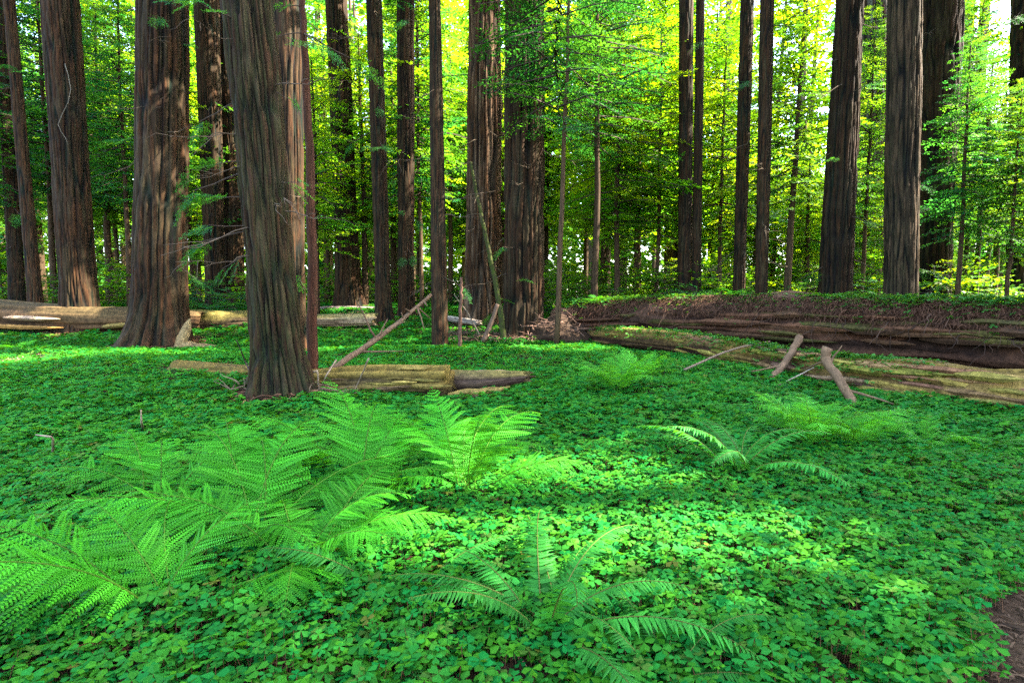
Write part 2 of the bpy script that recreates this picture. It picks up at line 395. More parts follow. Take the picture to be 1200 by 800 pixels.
def insun(p):
    for c, rd in LIT:
        v = p - c; k = v.dot(Sv)
        if k > 0 and np.linalg.norm(v - Sv * k) < rd + .5: return True
    return False

# ------------------------------------------------------------------ the big redwoods
# (label, base px, base y, distance or None, base width px, top px at y=0, top width px, options)
TREES = []
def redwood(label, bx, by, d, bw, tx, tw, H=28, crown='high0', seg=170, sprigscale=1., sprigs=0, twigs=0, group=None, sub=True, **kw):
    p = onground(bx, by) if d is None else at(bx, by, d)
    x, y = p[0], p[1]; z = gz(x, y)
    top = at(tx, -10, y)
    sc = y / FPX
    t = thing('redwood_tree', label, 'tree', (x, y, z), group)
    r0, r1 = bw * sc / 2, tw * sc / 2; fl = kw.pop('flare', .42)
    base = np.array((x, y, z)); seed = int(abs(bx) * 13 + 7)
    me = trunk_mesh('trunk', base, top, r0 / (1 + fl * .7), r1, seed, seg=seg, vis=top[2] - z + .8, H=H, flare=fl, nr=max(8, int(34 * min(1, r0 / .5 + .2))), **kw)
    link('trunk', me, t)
    ln = (top - base) / (top[2] - z); h0 = max(top[2] - z + 1.2, 9.5)
    if crown:
        m = MB(); crown_mb(m, H + 1, h0, 3.4, 24 if bx > 780 else 44, seed, COARSE, P_MID + P_TEAL[:1], 'col', test=insun, base=(x, y, z), lean=ln[:2])
        m.obj('crown', [M_LEAF, M_TWIG], t)
    rr = np.random.default_rng(seed)
    for k in range(sprigs + twigs):
        hz = rr.uniform(1.6, top[2] - z); a = rr.uniform(PI, 2 * PI)
        rad = r0 / (1 + fl * .7) + (r1 - r0) * hz / (top[2] - z)
        loc = ln * hz + np.array((math.cos(a), math.sin(a), 0)) * rad * .85
        nm, src = ('sprig', SPRIG) if k < sprigs else ('dead_branch', TWIGS)
        link(nm, src[rr.integers(len(src))], t, loc, (rr.normal(0, .3), rr.uniform(-.2, .5), a), rr.uniform(.6, 1.2) * min(1.4, y / 11) * sprigscale)
    TREES.append((bx, x, y, r0))
    return t
T_B = redwood('tall dark trunk left of the broad flared redwood, a pale bare vine on its bark', 95, 390, None, 46, 70, 36, spiral=.004)
T_C = redwood('broad flared redwood with grey fissured bark standing in front of the left log', 188, 405, None, 78, 190, 51, flare=.55, sprigs=6, twigs=5, crown='high1', cavity=(4.72, .10, .55))
redwood('straight grey brown redwood with a pale streak, just right of the broad flared redwood', 253, 362, 22, 27, 241, 26, crown='high1')
redwood('slim dark redwood half hidden behind the left edge of the nearest leaning redwood', 276, 362, 23, 26, 268, 26)
T_F = redwood('nearest redwood, mossy and leaning left, with twisted furrowed bark beside the cut log', 331, 464, None, 68, 290, 57, flare=.6, flutes=.10, sprigs=12, twigs=8, mat=M_BARKMOSS, ridge=.17, spiral=.012, red=RED * .8, grey=np.array((.028, .024, .010)), crown='high0', seg=260, sprigscale=1.5)
redwood('reddish redwood showing along the right edge of the nearest leaning redwood', 343, 405, 11.5, 34, 337, 34, twigs=5, red=RED * 1.2)
redwood('tall straight redwood between the nearest leaning redwood and the small mossy logs', 409, 360, 21.5, 36, 394, 24, twigs=4)
redwood('straight dark redwood standing just left of the raised end of the leaning dead branch', 450, 380, None, 22, 438, 18, sprigs=6, twigs=3, seg=90)
redwood('rough dark redwood covered in sprigs behind the tip of the leaning dead branch', 476, 375, 19, 23, 475, 20, sprigs=9, crown='high1', seg=90)
redwood('slim straight trunk standing alone on the sorrel behind the cut log', 516, 410, None, 22, 509, 13, sprigs=2, twigs=6, seg=80, flare=.15)
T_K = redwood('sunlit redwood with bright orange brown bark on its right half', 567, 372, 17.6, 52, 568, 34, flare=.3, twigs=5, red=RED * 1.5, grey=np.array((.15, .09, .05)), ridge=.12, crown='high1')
T_L = redwood('stout dark redwood with a burnt hollow at its foot, right of the sunlit redwood', 614, 388, 15.2, 52, 615, 45, flare=.14, twigs=8, sprigs=2, ridge=.13, cavity=(4.6, .16, 2.2), red=RED * .85)
redwood('left trunk of the close pair in the bright yellow green thicket', 803, 350, 18.6, 21, 804, 16, seg=70, sprigs=4)
redwood('right and slimmer trunk of the close pair in the bright yellow green thicket', 816, 350, 18.2, 14, 821, 10, seg=60, crown='high1')
redwood('reddish trunk leaning slightly right, left neighbour of the straight dark trunk behind the long log', 866, 345, 17, 17, 876, 15, seg=80, twigs=3)
redwood('straight dark trunk right of the slightly leaning reddish trunk behind the long log', 893, 345, 15.5, 18, 899, 15, seg=80, twigs=5, sprigs=2)
T_S = redwood('wide dark redwood leaning right, growing behind the ferny top of the long log', 978, 358, 15.5, 44, 996, 28, flare=.2, twigs=6, sprigs=5, ridge=.12, red=RED * .7, grey=GREYB * .7)
redwood('huge pale grey redwood behind the wide leaning redwood', 1020, 352, 27, 46, 1024, 40, grey=np.array((.13, .11, .09)))
redwood('straight redwood with even furrowed bark behind the long log, right of the wide leaning one', 1056, 362, 13.8, 38, 1060, 33, flare=.1, ridge=.10, red=np.array((.055, .032, .016)), crown='high1')
redwood('broad dark redwood draped in green sprays, right of the even furrowed trunk', 1092, 358, 18, 36, 1103, 44, flare=.1, sprigs=14, twigs=4, red=RED * .7)
redwood('dark redwood at the right edge of the picture behind ferny branches', 1192, 352, 20, 26, 1199, 22, seg=80, sprigs=6)
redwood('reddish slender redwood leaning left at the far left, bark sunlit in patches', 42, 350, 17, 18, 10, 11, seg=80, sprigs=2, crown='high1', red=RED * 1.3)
redwood('dark trunk at the far left, just left of the slender leaning reddish redwood', 20, 350, 19, 20, 2, 14, seg=70, sprigs=6)

# the pale vine on the second trunk from the left
x, y, z = T_B.location
m = MB(); tube(m, [at(px, py, y - .52 - (390 - py) * .0002) for px, py in ((76, 75), (80, 88), (83, 105), (80, 120), (73, 134), (68, 146), (72, 155), (77, 162), (80, 170))], np.linspace(.011, .006, 9), 6, (.13, .11, .08))
tag(m.obj('bare_vine', M_TWIG, smooth=True), 'pale bare vine hanging in a curve on the tall dark trunk at left', 'vine')

# slender tree standing against the nearest redwood, and the mossy leaning sapling
def stem_tree(name, label, pts, d, w0, w1, mat, crownkey=None, cz=0, cs=1, colr=(.09, .045, .03), group=None, sprigs=0):
    b = at(*pts[0], d); b[2] = gz(b[0], b[1])
    t = thing(name, label, 'tree', b, group); P = np.array([at(px, py, d) for px, py in pts]) - b; P[0] = (0, 0, -.1)
    tt = np.linspace(0, len(P) - 1, 26); PP = np.stack([np.interp(tt, np.arange(len(P)), P[:, k]) for k in range(3)], 1)
    PP[:, :2] += np.random.default_rng(int(pts[0][0])).normal(0, .008, (26, 2)); sc = d / FPX / 2
    m = MB(); tube(m, PP, np.linspace(w0, w1, 26) * sc, 10, colr); m.obj('trunk', mat, t, True)
    if crownkey: link('crown', CROWNS[crownkey][0], t, PP[-1] * (cz), (0, 0, R.uniform(0, 6)), cs)
    for k in range(sprigs):
        q = PP[R.randrange(6, 26)]; link('sprig', SPRIG[k % 4], t, q, (0, R.uniform(0, .5), R.uniform(0, 6.3)), R.uniform(.7, 1.3))
    return t
stem_tree('young_redwood', 'thin reddish young stem pressed against the right side of the nearest leaning redwood', [(366, 452), (366, 330), (363, 180), (357, 60), (353, -40)], 7.4, 13, 6, M_BARK, colr=(.05, .018, .009), sprigs=5)
stem_tree('mossy_sapling', 'thin crooked sapling thick with green moss, leaning from the sunlit redwood', [(591, 392), (588, 375), (583, 345), (574, 300), (566, 262), (558, 225), (552, 190)], 14.2, 8, 3, M_STEMMOSS, colr=(.03, .022, .012), sprigs=3)
stem_tree('broken_sapling', 'short dark stake of a sapling standing right of the slim lone trunk', [(539, 412), (539, 380), (540, 350), (541, 325)], 12.6, 5, 3, M_BARK)

# ------------------------------------------------------------------ fallen logs
def log_mesh(name, path, rad, seed, seg=72, ridge=.10, mat=None, c1=(.16, .085, .045), c2=(.06, .033, .02), nr=24, lump=.14, jag=.12, mosscol=None, mossk=0, notch=None):
    path = np.asarray(path, float)
    K = max(40, int(np.linalg.norm(path[-1] - path[0]) * 12)); s = np.linspace(0, len(path) - 1, K)
    P = np.stack([np.interp(s, np.arange(len(path)), path[:, k]) for k in range(3)], 1)
    r = np.interp(s, np.arange(len(rad)), rad)
    th = np.linspace(0, 2 * PI, seg, endpoint=False)[None]; u = th / (2 * PI)
    L = np.linspace(0, np.linalg.norm(path[-1] - path[0]), K)[:, None]
    uu = (u + .015 * vnoise(L * .8 + 3, u * 5, seed + 8)) % 1
    a = vnoise(uu * nr, L * .55 + 5, seed, nr); b = vnoise(uu * nr * 2, L * 1.1 + 5, seed + 1, nr * 2)
    g = np.exp(-(a / .2) ** 2)
    f = 1 - ridge * g + .5 * ridge * a + .2 * ridge * b + lump * vnoise(u * 5, L * .7 + 9, seed + 2, 5)
    col = np.array(c2) + (np.array(c1) - np.array(c2)) * np.clip(.5 + .7 * a - .9 * g, 0, 1)[..., None]
    col *= (1 + .35 * b)[..., None]
    if mosscol is not None:
        _, N, B = frames(P)
        nz = np.cos(th) * N[:, 2:3] + np.sin(th) * B[:, 2:3]
        k = np.clip(sstep(-.2, .7, nz + .5 * vnoise(u * 9, L * 1.3, seed + 4, 9)) * mossk, 0, 1)[..., None]
        col = col * (1 - k) + np.array(mosscol) * k
    if notch is not None:
        _, N, B = frames(P); nv, s0, s1, dep = notch; nv = np.array(nv) / np.linalg.norm(nv)
        dt = np.cos(th) * (N @ nv)[:, None] + np.sin(th) * (B @ nv)[:, None]
        k = sstep(.80, .93, dt + .1 * vnoise(u * 9, L * .9, seed + 9, 9)) * (sstep(s0, s0 + .4, s) * sstep(s1 + .3, s1, s))[:, None]
        f = f * (1 - dep * k); col = col * (1 - .5 * k[..., None])  # recess also darkened in the colour, painted shade under the overhang
    m = MB(); tube(m, P, r, seg, fac=f, col=np.clip(col, .003, 1))
    # uneven broken ends
    v = m.v[0]; rr = np.random.default_rng(seed)
    ax = (P[1] - P[0]) / np.linalg.norm(P[1] - P[0]); v[:seg] -= ax * (jag * vnoise(u[0] * 12, u[0] * 0 + 3, seed + 6, 12))[:, None]
    ax = (P[-1] - P[-2]) / np.linalg.norm(P[-1] - P[-2]); v[(K - 1) * seg:K * seg] += ax * (jag * vnoise(u[0] * 14, u[0] * 0 + 8, seed + 7, 14))[:, None]
    v[K * seg + 1] -= ax * jag * .6
    return m.mesh(name, mat or M_WOOD, True)

def slab(mb, a, b, w, h, seed, c):
    """a torn wedge of wood from a to b"""
    p = wig(a, b, 7, .012, seed); r = np.random.default_rng(seed)
    rad = np.array((.35, .9, 1, 1, .9, .6, .15)) * w; f = np.ones((7, 8)) * (1 + r.uniform(-.25, .25, (1, 8)))
    th = np.linspace(0, 2 * PI, 8, endpoint=False); f *= np.sqrt((np.cos(th) ** 2 * (h / w) ** 2 + np.sin(th) ** 2))[None]
    cc = np.tile(np.asarray(c), (7, 8, 1)) * r.uniform(.75, 1.25, (7, 8, 1))
    tube(mb, p, rad, 8, fac=f, col=cc)

LOGS = []       # (p0, p1, radius) footprints kept free of sorrel
def A(*p): return np.array(p, float)
def log_thing(label, path, rad, seed, group=None, cat='log', **kw):
    path = [A(*p) for p in path]; o = path[0].copy()
    t = thing('fallen_log', label, cat, o, group)
    mes = log_mesh('bark', [p - o for p in path], rad, seed, **kw); link('bark', mes, t)
    for a, b in zip(path[:-1], path[1:]): LOGS.append((a, b, max(rad)))
    return t, o
def splinters(t, o, pts, cols, wh=(.05, .025)):
    for k, (a, b) in enumerate(pts):
        m = MB(); slab(m, A(*a) - o, A(*b) - o, wh[0] * R.uniform(.7, 1.4), wh[1] * R.uniform(.7, 1.3), 300 + k + int(abs(o[0]) * 10), cols[k % len(cols)])
        m.obj('splinter', M_WOOD, t)

YB = (.20, .135, .035); MOSSY = (.085, .085, .012); OLIVE = (.14, .12, .015); PURP = (.085, .042, .026)
# middle log: from behind the nearest redwood to its cut end, then the torn lower half lying on
a = at(205, 434, 7.9); b = at(374, 449, 7.35); c = at(528, 446, 6.75)
LM, oM = log_thing('mossy yellow brown log with a cut end, lying behind the nearest leaning redwood', [a, b, c], (.15, .20, .215), 51, c1=YB, c2=(.03, .02, .008), mosscol=(.15, .10, .012), mossk=.5, nr=22, ridge=.13, lump=.12, jag=.05)
a = at(470, 446, 7.35); b = at(560, 446, 6.95); c = at(618, 441, 6.9)
LT, oT = log_thing('low torn half log with a hollow, beyond the cut end of the mossy log', [a, b, c], (.19, .16, .07), 52, c1=(.15, .10, .04), c2=(.07, .04, .03), mosscol=OLIVE, mossk=.5, ridge=.12)
splinters(LT, oT, [(at(525, 462, 6.55), at(598, 452, 6.6)), (at(520, 470, 6.5), at(580, 462, 6.45)), (at(540, 440, 7.0), at(610, 436, 6.9))], [YB, PURP, (.16, .11, .05)], (.07, .035))
# left log, the stretch between the left trunks and the one behind the nearest redwood
a = at(-60, 368, 16.0); b = at(75, 371, 16.0); c = at(235, 376, 16.4)
LL, oL = log_thing('long weathered grey log on the left, split along its side, behind the two left redwoods', [a, b, c], (.46, .40, .32), 53, c1=(.12, .062, .026), c2=(.05, .025, .010), mosscol=(.06, .045, .016), mossk=.6, ridge=.10)
splinters(LL, oL, [(at(-20, 382, 15.6), at(74, 384, 15.55)), (at(5, 372, 15.6), at(70, 374, 15.55)), (at(120, 383, 15.8), at(155, 380, 15.8))], [(.24, .12, .03), (.28, .18, .11), YB], (.10, .06))
a = at(222, 378, 16.6); b = at(330, 374, 17.5)
log_thing('mossy brown log behind the nearest redwood, right of the broad flared redwood', [a, b], (.36, .32), 54, c1=(.14, .10, .04), c2=(.05, .03, .015), mosscol=OLIVE, mossk=.5)
a = at(364, 376, 16.5); b = at(440, 374, 16.5)
log_thing('short pale brown log lying on the sunlit sorrel left of the leaning dead branch', [a, b], (.22, .2), 55, c1=(.3, .2, .12), c2=(.12, .07, .04), mosscol=(.07, .1, .01), mossk=.5)
a = at(368, 364, 20.5); b = at(442, 364, 20.5)
log_thing('thin grey log behind the short pale brown log, partly ferny', [a, b], (.17, .16), 56, c1=(.18, .13, .12), c2=(.07, .05, .04))
a = at(520, 372, 17.0); b = at(560, 378, 16.2)
log_thing('thin pale dead log half buried in rubble at the foot of the sunlit redwood', [a, b], (.10, .08), 57, c1=(.32, .25, .2), c2=(.13, .1, .08))
# right: the long upper log, covered with needles, and the rotten lower log in front of it
U = [at(655, 376, 15.4), at(760, 374, 13.8), at(900, 378, 11.4), at(1050, 386, 9.7), at(1200, 393, 8.3), (10.6, 6.2, .62)]
LU, oU = log_thing('huge long log on the right under a blanket of dead needles with ferns on top', U, (.42, .52, .55, .50, .45, .45), 58, c1=(.09, .038, .02), c2=(.025, .011, .007), ridge=.20, lump=.30, mosscol=PURP, mossk=.7, seg=96, notch=((-.66, -.75, -.25), 2.5, 5, .6))
Lw = [at(694, 392, 14.6), at(800, 402, 11.3), at(930, 428, 8.3), at(1060, 446, 6.75), at(1200, 464, 5.7), (6.6, 4.1, .2)]
LR, oR = log_thing('rotten lower log on the right, split into mossy yellow layers, below the needle covered one', Lw, (.22, .24, .26, .27, .28, .28), 59, c1=(.25, .15, .045), c2=(.035, .016, .008), ridge=.2, lump=.12, mosscol=(.20, .125, .022), mossk=.5, nr=16, seg=90)
sp = []
for px0, py0, px1, py1 in ((905, 424, 985, 434), (940, 438, 1040, 452), (1010, 430, 1120, 440), (1040, 450, 1180, 466), (1080, 462, 1196, 474), (1120, 438, 1200, 444), (1000, 446, 1080, 458), (780, 398, 850, 412), (830, 410, 905, 424), (735, 394, 800, 402), (1150, 454, 1215, 462), (870, 424, 930, 440)):
    def dl(px): return np.interp(px, (694, 800, 930, 1060, 1200, 1260), (14.6, 11.3, 8.3, 6.75, 5.7, 5.2)) - .26
    sp.append((at(px0, py0, dl(px0)), at(px1, py1, dl(px1))))
splinters(LR, oR, sp, [(.20, .15, .03), (.22, .13, .07), (.13, .12, .02), (.18, .08, .045), (.16, .14, .03)], (.06, .028))

def boards(t, o, path, rad, n, seed, cols, s0, s1, face=(-.66, -.75), up=(-.5, 1.0), ln=(.35, 1.2), w=(.03, .09)):
    r = np.random.default_rng(seed); P = np.array([A(*p) for p in path])
    for k in range(n):
        s = r.uniform(s0, s1); L = r.uniform(*ln); i0 = int(min(s, len(P) - 1.01)); d = P[i0 + 1] - P[i0]; dl = np.linalg.norm(d); d /= dl
        c = P[i0] + (P[i0 + 1] - P[i0]) * (s - i0); R_ = np.interp(s, np.arange(len(rad)), rad); a = r.uniform(*up)
        nv = np.array((face[0] * math.cos(a), face[1] * math.cos(a), math.sin(a))); c = c + nv * R_ * r.uniform(.88, 1.04)
        e = d * L / 2; ww = r.uniform(*w); tl = nv * r.uniform(-.03, .06)
        m = MB(); slab(m, c - e - o, c + e + tl - o, ww, ww * r.uniform(.25, .6), seed * 50 + k, np.array(cols[r.integers(len(cols))]) * r.uniform(.6, 1.3)); m.obj('splinter', M_WOOD, t)
boards(LR, oR, Lw, (.22, .24, .26, .27, .28, .28), 60, 3, [(.27, .18, .04), (.22, .12, .05), (.15, .13, .02), (.19, .085, .04), (.10, .05, .03), (.22, .17, .035)], .6, 4.3, up=(-.7, 1.1))
boards(LU, oU, U, (.42, .52, .55, .50, .45, .45), 34, 4, [(.085, .036, .018), (.06, .028, .013), (.07, .055, .014)], .4, 4.2, up=(-.5, .5), ln=(.5, 1.8), w=(.05, .13))
rr = np.random.default_rng(21); PU_ = np.array([A(*p) for p in U])
for k in range(90):
    s_ = rr.uniform(.3, 4.2); c_ = np.array([np.interp(s_, np.arange(6), PU_[:, q]) for q in range(3)]); r_ = np.interp(s_, np.arange(6), (.42, .52, .55, .50, .45, .45)); a_ = rr.uniform(-.1, 1.0)
    b_ = c_ + A(-.66 * math.cos(a_), -.75 * math.cos(a_), math.sin(a_)) * r_ * 1.08; e_ = b_ + A(rr.normal(-.08, .25), rr.normal(-.1, .22), -rr.uniform(.1, .55)); e_[2] = max(e_[2], gz(e_[0], e_[1]) + .03)
    m = MB(); tube(m, wig(b_ - oU, e_ - oU, 7, .035, 2000 + k), np.linspace(rr.uniform(.004, .010), .003, 7), 5, A(.06, .033, .022) * rr.uniform(.4, 1.4)); m.obj('dead_twig', M_TWIG, LU, True)
boards(LM, oM, [at(210, 436, 8.2), at(374, 449, 7.35), at(528, 446, 6.75)], (.10, .20, .215), 16, 5, [(.19, .13, .03), (.13, .10, .02), (.10, .06, .025)], 1.0, 1.9, face=(-.2, -.98), up=(-.5, 1.1), ln=(.25, .8), w=(.02, .05))

# leaning dead branches and sticks
def stick(label, pts, r0, r1, c=(.22, .15, .11), name='dead_branch', seed=0, stubs=0, group=None, n=14):
    pts = [A(*p) for p in pts]; o = pts[0].copy(); P = np.array(pts) - o
    s = np.linspace(0, len(P) - 1, n); PP = np.stack([np.interp(s, np.arange(len(P)), P[:, k]) for k in range(3)], 1)
    r = np.random.default_rng(seed + 77); PP += r.normal(0, r0 * .12, PP.shape)
    m = MB(); fac = 1 + r.uniform(-.16, .16, (n, 9)); tube(m, PP, np.linspace(r0, r1, n), 9, fac=fac, col=np.tile(A(*c), (n, 9, 1)) * r.uniform(.8, 1.2, (n, 9, 1)))
    ob = m.obj(name, M_TWIG, smooth=True, loc=o); tag(ob, label, 'branch', group)
    for k in range(stubs):
        a = PP[r.integers(3, n - 1)]; m = MB(); tube(m, wig(a, a + r.normal(0, 1, 3) * r0 * 5, 5, .01, k), np.linspace(r0 * .4, r0 * .12, 5), 5, c); m.obj('side_twig', M_TWIG, ob, True)
    return ob
stick('long bleached dead branch propped on the mossy log and leaning up to the right', [at(385, 436, 7.3), at(435, 402, 8.0), at(470, 376, 8.6), at(505, 346, 9.2)], .05, .026, (.10, .06, .035), seed=1, stubs=10)
stick('thick forked dead branch stuck upright against the rotten lower log', [at(1020, 497, 5.75), at(995, 465, 6.05), at(975, 432, 6.35), at(967, 420, 6.45), at(969, 408, 6.45)], .045, .06, (.13, .075, .04), seed=2, stubs=3)
stick('short broken dead branch leaning on the rotten lower log, left of the forked one', [at(903, 446, 7.7), at(922, 422, 8.0), at(938, 395, 8.2)], .05, .055, (.14, .08, .045), seed=3, stubs=1)
stick('long thin bent stick lying against the left stretch of the rotten lower log', [at(802, 433, 8.0), at(845, 414, 8.5), at(870, 406, 9.0), at(902, 400, 9.2)], .018, .012, (.17, .11, .075), seed=4)
stick('thin stick crossing the splintered face of the rotten lower log', [at(905, 455, 7.3), at(935, 440, 7.5), at(965, 425, 7.7)], .010, .006, (.26, .2, .15), seed=5)
stick('dead stick slanting up from the ground beside the mossy leaning sapling', [at(566, 400, 13.2), at(575, 380, 13.2), at(583, 356, 13.2)], .06, .05, (.10, .06, .04), seed=6)
stick('pale thin sapling pole leaning against the foot of the sunlit redwood', [at(562, 392, 13.8), at(548, 366, 14.4), at(532, 345, 15)], .018, .012, (.14, .10, .065), seed=7)
for k, (lab, pts) in enumerate((
    ('long pale twig arching left from the foot of the nearest redwood onto the sorrel', [(372, 434), (330, 446), (290, 458), (262, 470)]),
    ('pale twig forking down at the left foot of the nearest redwood', [(332, 446), (345, 462), (352, 476)]),
    ('thin pale twig pointing steeply down left under the nearest redwood', [(326, 447), (318, 462), (312, 472)]),
    ('curved pale twig hanging in front of the near end of the mossy log', [(394, 422), (382, 440), (376, 458), (378, 482)]),
    ('upright pale twig crossing the near end of the mossy log', [(372, 434), (374, 455), (377, 484)]),
    ('slanting thin twig in front of the mossy log', [(432, 420), (420, 448), (402, 484)]),
    ('dark stick poking up left of the nearest redwood', [(298, 446), (288, 425), (277, 398)]),
    ('bare crooked twig standing in the sorrel at the left', [(58, 552), (62, 530), (62, 512), (42, 509)]),
    ('small red brown twig standing behind the left ferns', [(168, 505), (166, 494), (165, 480)]))):
    d0 = 6.75 if k < 7 else (4.0 if k == 7 else 4.7)
    stick(lab, [at(px, py, d0 + .25 * math.sin(q * 2 + k)) for q, (px, py) in enumerate(pts)], .011, .005, (.20, .14, .09) if k != 6 else (.06, .035, .03), name='twig', seed=20 + k)

t = thing('twig_pile', 'loose heap of fine bare twigs and bark strips round the foot of the nearest redwood', 'twigs', onground(335, 470)); o = np.array(t.location)
rr = np.random.default_rng(8)
for k in range(46):
    px = rr.uniform(272, 408); dd = rr.uniform(6.45, 6.9) if px < 370 else rr.uniform(6.4, 6.6)
    b0 = at(px, 466, dd); b0[2] = gz(b0[0], b0[1]) + rr.uniform(.08, .30) * math.exp(-((px - 335) / 50) ** 2) + .06; an = rr.uniform(0, 2 * PI); L_ = rr.uniform(.12, .5)
    e = b0 + A(math.cos(an) * L_, math.sin(an) * L_ * .4, rr.normal(-.03, .1)); e[2] = max(e[2], gz(e[0], e[1]) + .05)
    m = MB(); tube(m, wig(b0 - o, e - o, 6, .02, 1300 + k), np.linspace(rr.uniform(.004, .010), .003, 6), 5, A(.13, .085, .05) * rr.uniform(.5, 1.5)); m.obj('twig', M_TWIG, t, True)

# pale broken stump wood beside the broad redwood
t = thing('stump_fragment', 'pale yellow broken stump wood standing by the right foot of the broad flared redwood', 'stump', onground(214, 412))
o = np.array(t.location)
for k, (a, b, w) in enumerate((((211, 410), (223, 374), .12), ((204, 408), (232, 403), .17), ((222, 405), (264, 411), .15), ((205, 412), (240, 411), .13), ((206, 408), (213, 388), .09))):
    m = MB(); slab(m, at(*a, 13.2) - o, at(*b, 13.2) - o, w, w * .7, 400 + k, (.20, .13, .055)); m.obj('splinter', M_WOOD, t)

# root wad at the near end of the long log
o = onground(655, 398); t = thing('root_wad', 'tangled dark mound of roots and dead twigs at the left end of the long log', 'roots', o)
m = MB(); th = np.linspace(0, 2 * PI, 28, endpoint=False); K = 12
f = 1 + .25 * vnoise(np.tile(th / (2 * PI) * 9, (K, 1)), np.tile(np.arange(K)[:, None] * .8, (1, 28)), 71, 9)
tube(m, np.stack([np.zeros(K), np.zeros(K), np.linspace(-.2, .72, K)], 1), np.array([1.2, 1.2, 1.15, 1.08, 1.0, .9, .8, .68, .55, .4, .25, .05]) * .92, 28, (.032, .017, .009), fac=f)
m.obj('earth', M_WOOD, t, True)
rr = np.random.default_rng(5)
for k in range(70):
    an = rr.uniform(PI * .9, PI * 2.1); b0 = A(math.cos(an) * rr.uniform(.5, 1.0), math.sin(an) * rr.uniform(.5, 1.0), rr.uniform(.1, .6))
    e = b0 + A(rr.normal(0, .35), rr.normal(-.1, .25), rr.normal(-.02, .25)); e[2] = max(e[2], .02)
    m = MB(); tube(m, wig(b0, e, 7, .05, 900 + k), np.linspace(rr.uniform(.008, .03), .004, 7), 5, A(.09, .05, .035) * rr.uniform(.4, 1.5)); m.obj('root', M_TWIG, t, True)

# ------------------------------------------------------------------ ferns
def frond_meshes(kind, seed, arch, L=1.0):
    """one frond of length 1 rising from the origin along +x and arching over"""
    r = np.random.default_rng(seed); K = 40; s = np.linspace(0, 1, K)
    e = arch[0] + (arch[1] - arch[0]) * s ** 1.2
    sw = r.normal(0, .12) * s ** 2
    d = np.stack([np.cos(e) * np.cos(sw), np.cos(e) * np.sin(sw), np.sin(e)], 1)
    P = np.vstack([[0, 0, 0], np.cumsum(d[:-1] * (1 / (K - 1)), 0)])
    f = lambda q: np.array([np.interp(q, s, P[:, k]) for k in range(3)])
    fd = lambda q: (lambda v: v / np.linalg.norm(v))(np.array([np.interp(q, s, d[:, k]) for k in range(3)]))
    m = MB()
    if kind != 'sword':
        npair, st, wmax = 23, .17, .25
        w = lambda q: wmax * np.interp(q, (0, .12, .35, .6, .85, 1), (.45, .8, 1, .78, .32, .03))
        base = A(.036, .215, .011) if kind == 'lady' else A(.055, .26, .018) if kind == 'soft' else A(.12, .06, .025)
    else:
        npair, st, wmax = 38, .10, .105
        w = lambda q: wmax * np.interp(q, (0, .08, .35, .7, .92, 1), (.6, .9, 1, .85, .45, .1))
        base = A(.026, .170, .020)
    for k in range(npair):
        q = (k + .5) / npair; ss = st + (1 - st) * q; t = fd(ss); o = f(ss)
        side = np.cross((0, 0, 1), t); side /= np.linalg.norm(side); nrm = np.cross(t, side)
        for sg in (-1, 1):
            ln = w(q) * r.uniform(.9, 1.1); an = (1.3 if kind == 'sword' else 1.15) - .35 * q + r.normal(0, .08)
            dr = r.normal(.0, .12) + (.18 if kind == 'sword' else .2)
            ax = side * sg * math.sin(an) + t * math.cos(an) - nrm * dr; ax /= np.linalg.norm(ax)
            pn = np.cross(ax, side * sg); pn = np.cross(nrm, ax); pn /= np.linalg.norm(pn)     # in-plane across
            if r.random() < .03: continue
            if r.random() < .08: ln *= r.uniform(.4, .8)
            c = base * r.uniform(.75, 1.3) * (1 + .25 * q)
            if kind != 'sword':
                n2 = max(3, int(17 * ln / wmax + 1)); V = []
                u = (np.arange(n2) + .5) / n2
                pl = ln * .115 * (1 - u) ** .6 * np.minimum(1, .65 + 2 * u) + .004
                for sg2 in (-1, 1):
                    b0 = o + ax * (ln * u)[:, None] - nrm * (.10 * ln * u ** 2)[:, None]
                    dv = pn * sg2 * .93 + ax * .37; tip = b0 + dv * pl[:, None] - nrm * (pl * r.uniform(-.1, .35))[:, None]
                    hw = ln / n2 * .46; mid = b0 + dv * (pl * .5)[:, None]
                    V.append(np.stack([b0, mid + ax * hw, tip, mid - ax * hw], 1))
                V = np.concatenate(V).reshape(-1, 3)
                m.add(V, np.arange(len(V)).reshape(-1, 4), c)
                m.add([o - pn * .0012, o + pn * .0012, o + ax * ln - nrm * .1 * ln, o + ax * ln - nrm * .1 * ln - pn * .0004], [[0, 1, 2, 3]], c * 1.3)
            else:
                hw = .0125 * (1 - .4 * q); tip = o + ax * ln - nrm * .16 * ln
                a1 = o + ax * ln * .08; mid = o + ax * ln * .5 - nrm * .03 * ln
                V = [o, a1 + pn * hw, mid + pn * hw * .85, tip, mid - pn * hw * .85, a1 - pn * hw * 1.0, mid + nrm * .003]
                m.add(V, [[0, 1, 2, 6], [6, 2, 3, -1], [6, 3, 4, -1], [0, 6, 4, 5]], c)
    blade = m.mesh('frond', M_FERN)
    ms = MB(); tube(ms, P, np.linspace(.005, .0012, K), 5, (.07, .16, .015) if kind != 'sword' else (.12, .14, .03))
    return blade, ms.mesh('stalk', M_FERN, True)
ARCH = [(1.25, -.55), (1.0, -.35), (.75, -.45), (1.15, .15), (.55, -.3)]
FROND = {k: [frond_meshes(k, 100 + i + (50 if k == 'sword' else 0), a) for i, a in enumerate(ARCH)] for k in ('lady', 'sword', 'soft', 'dead')}
DRYM = MB()
FERNS = []
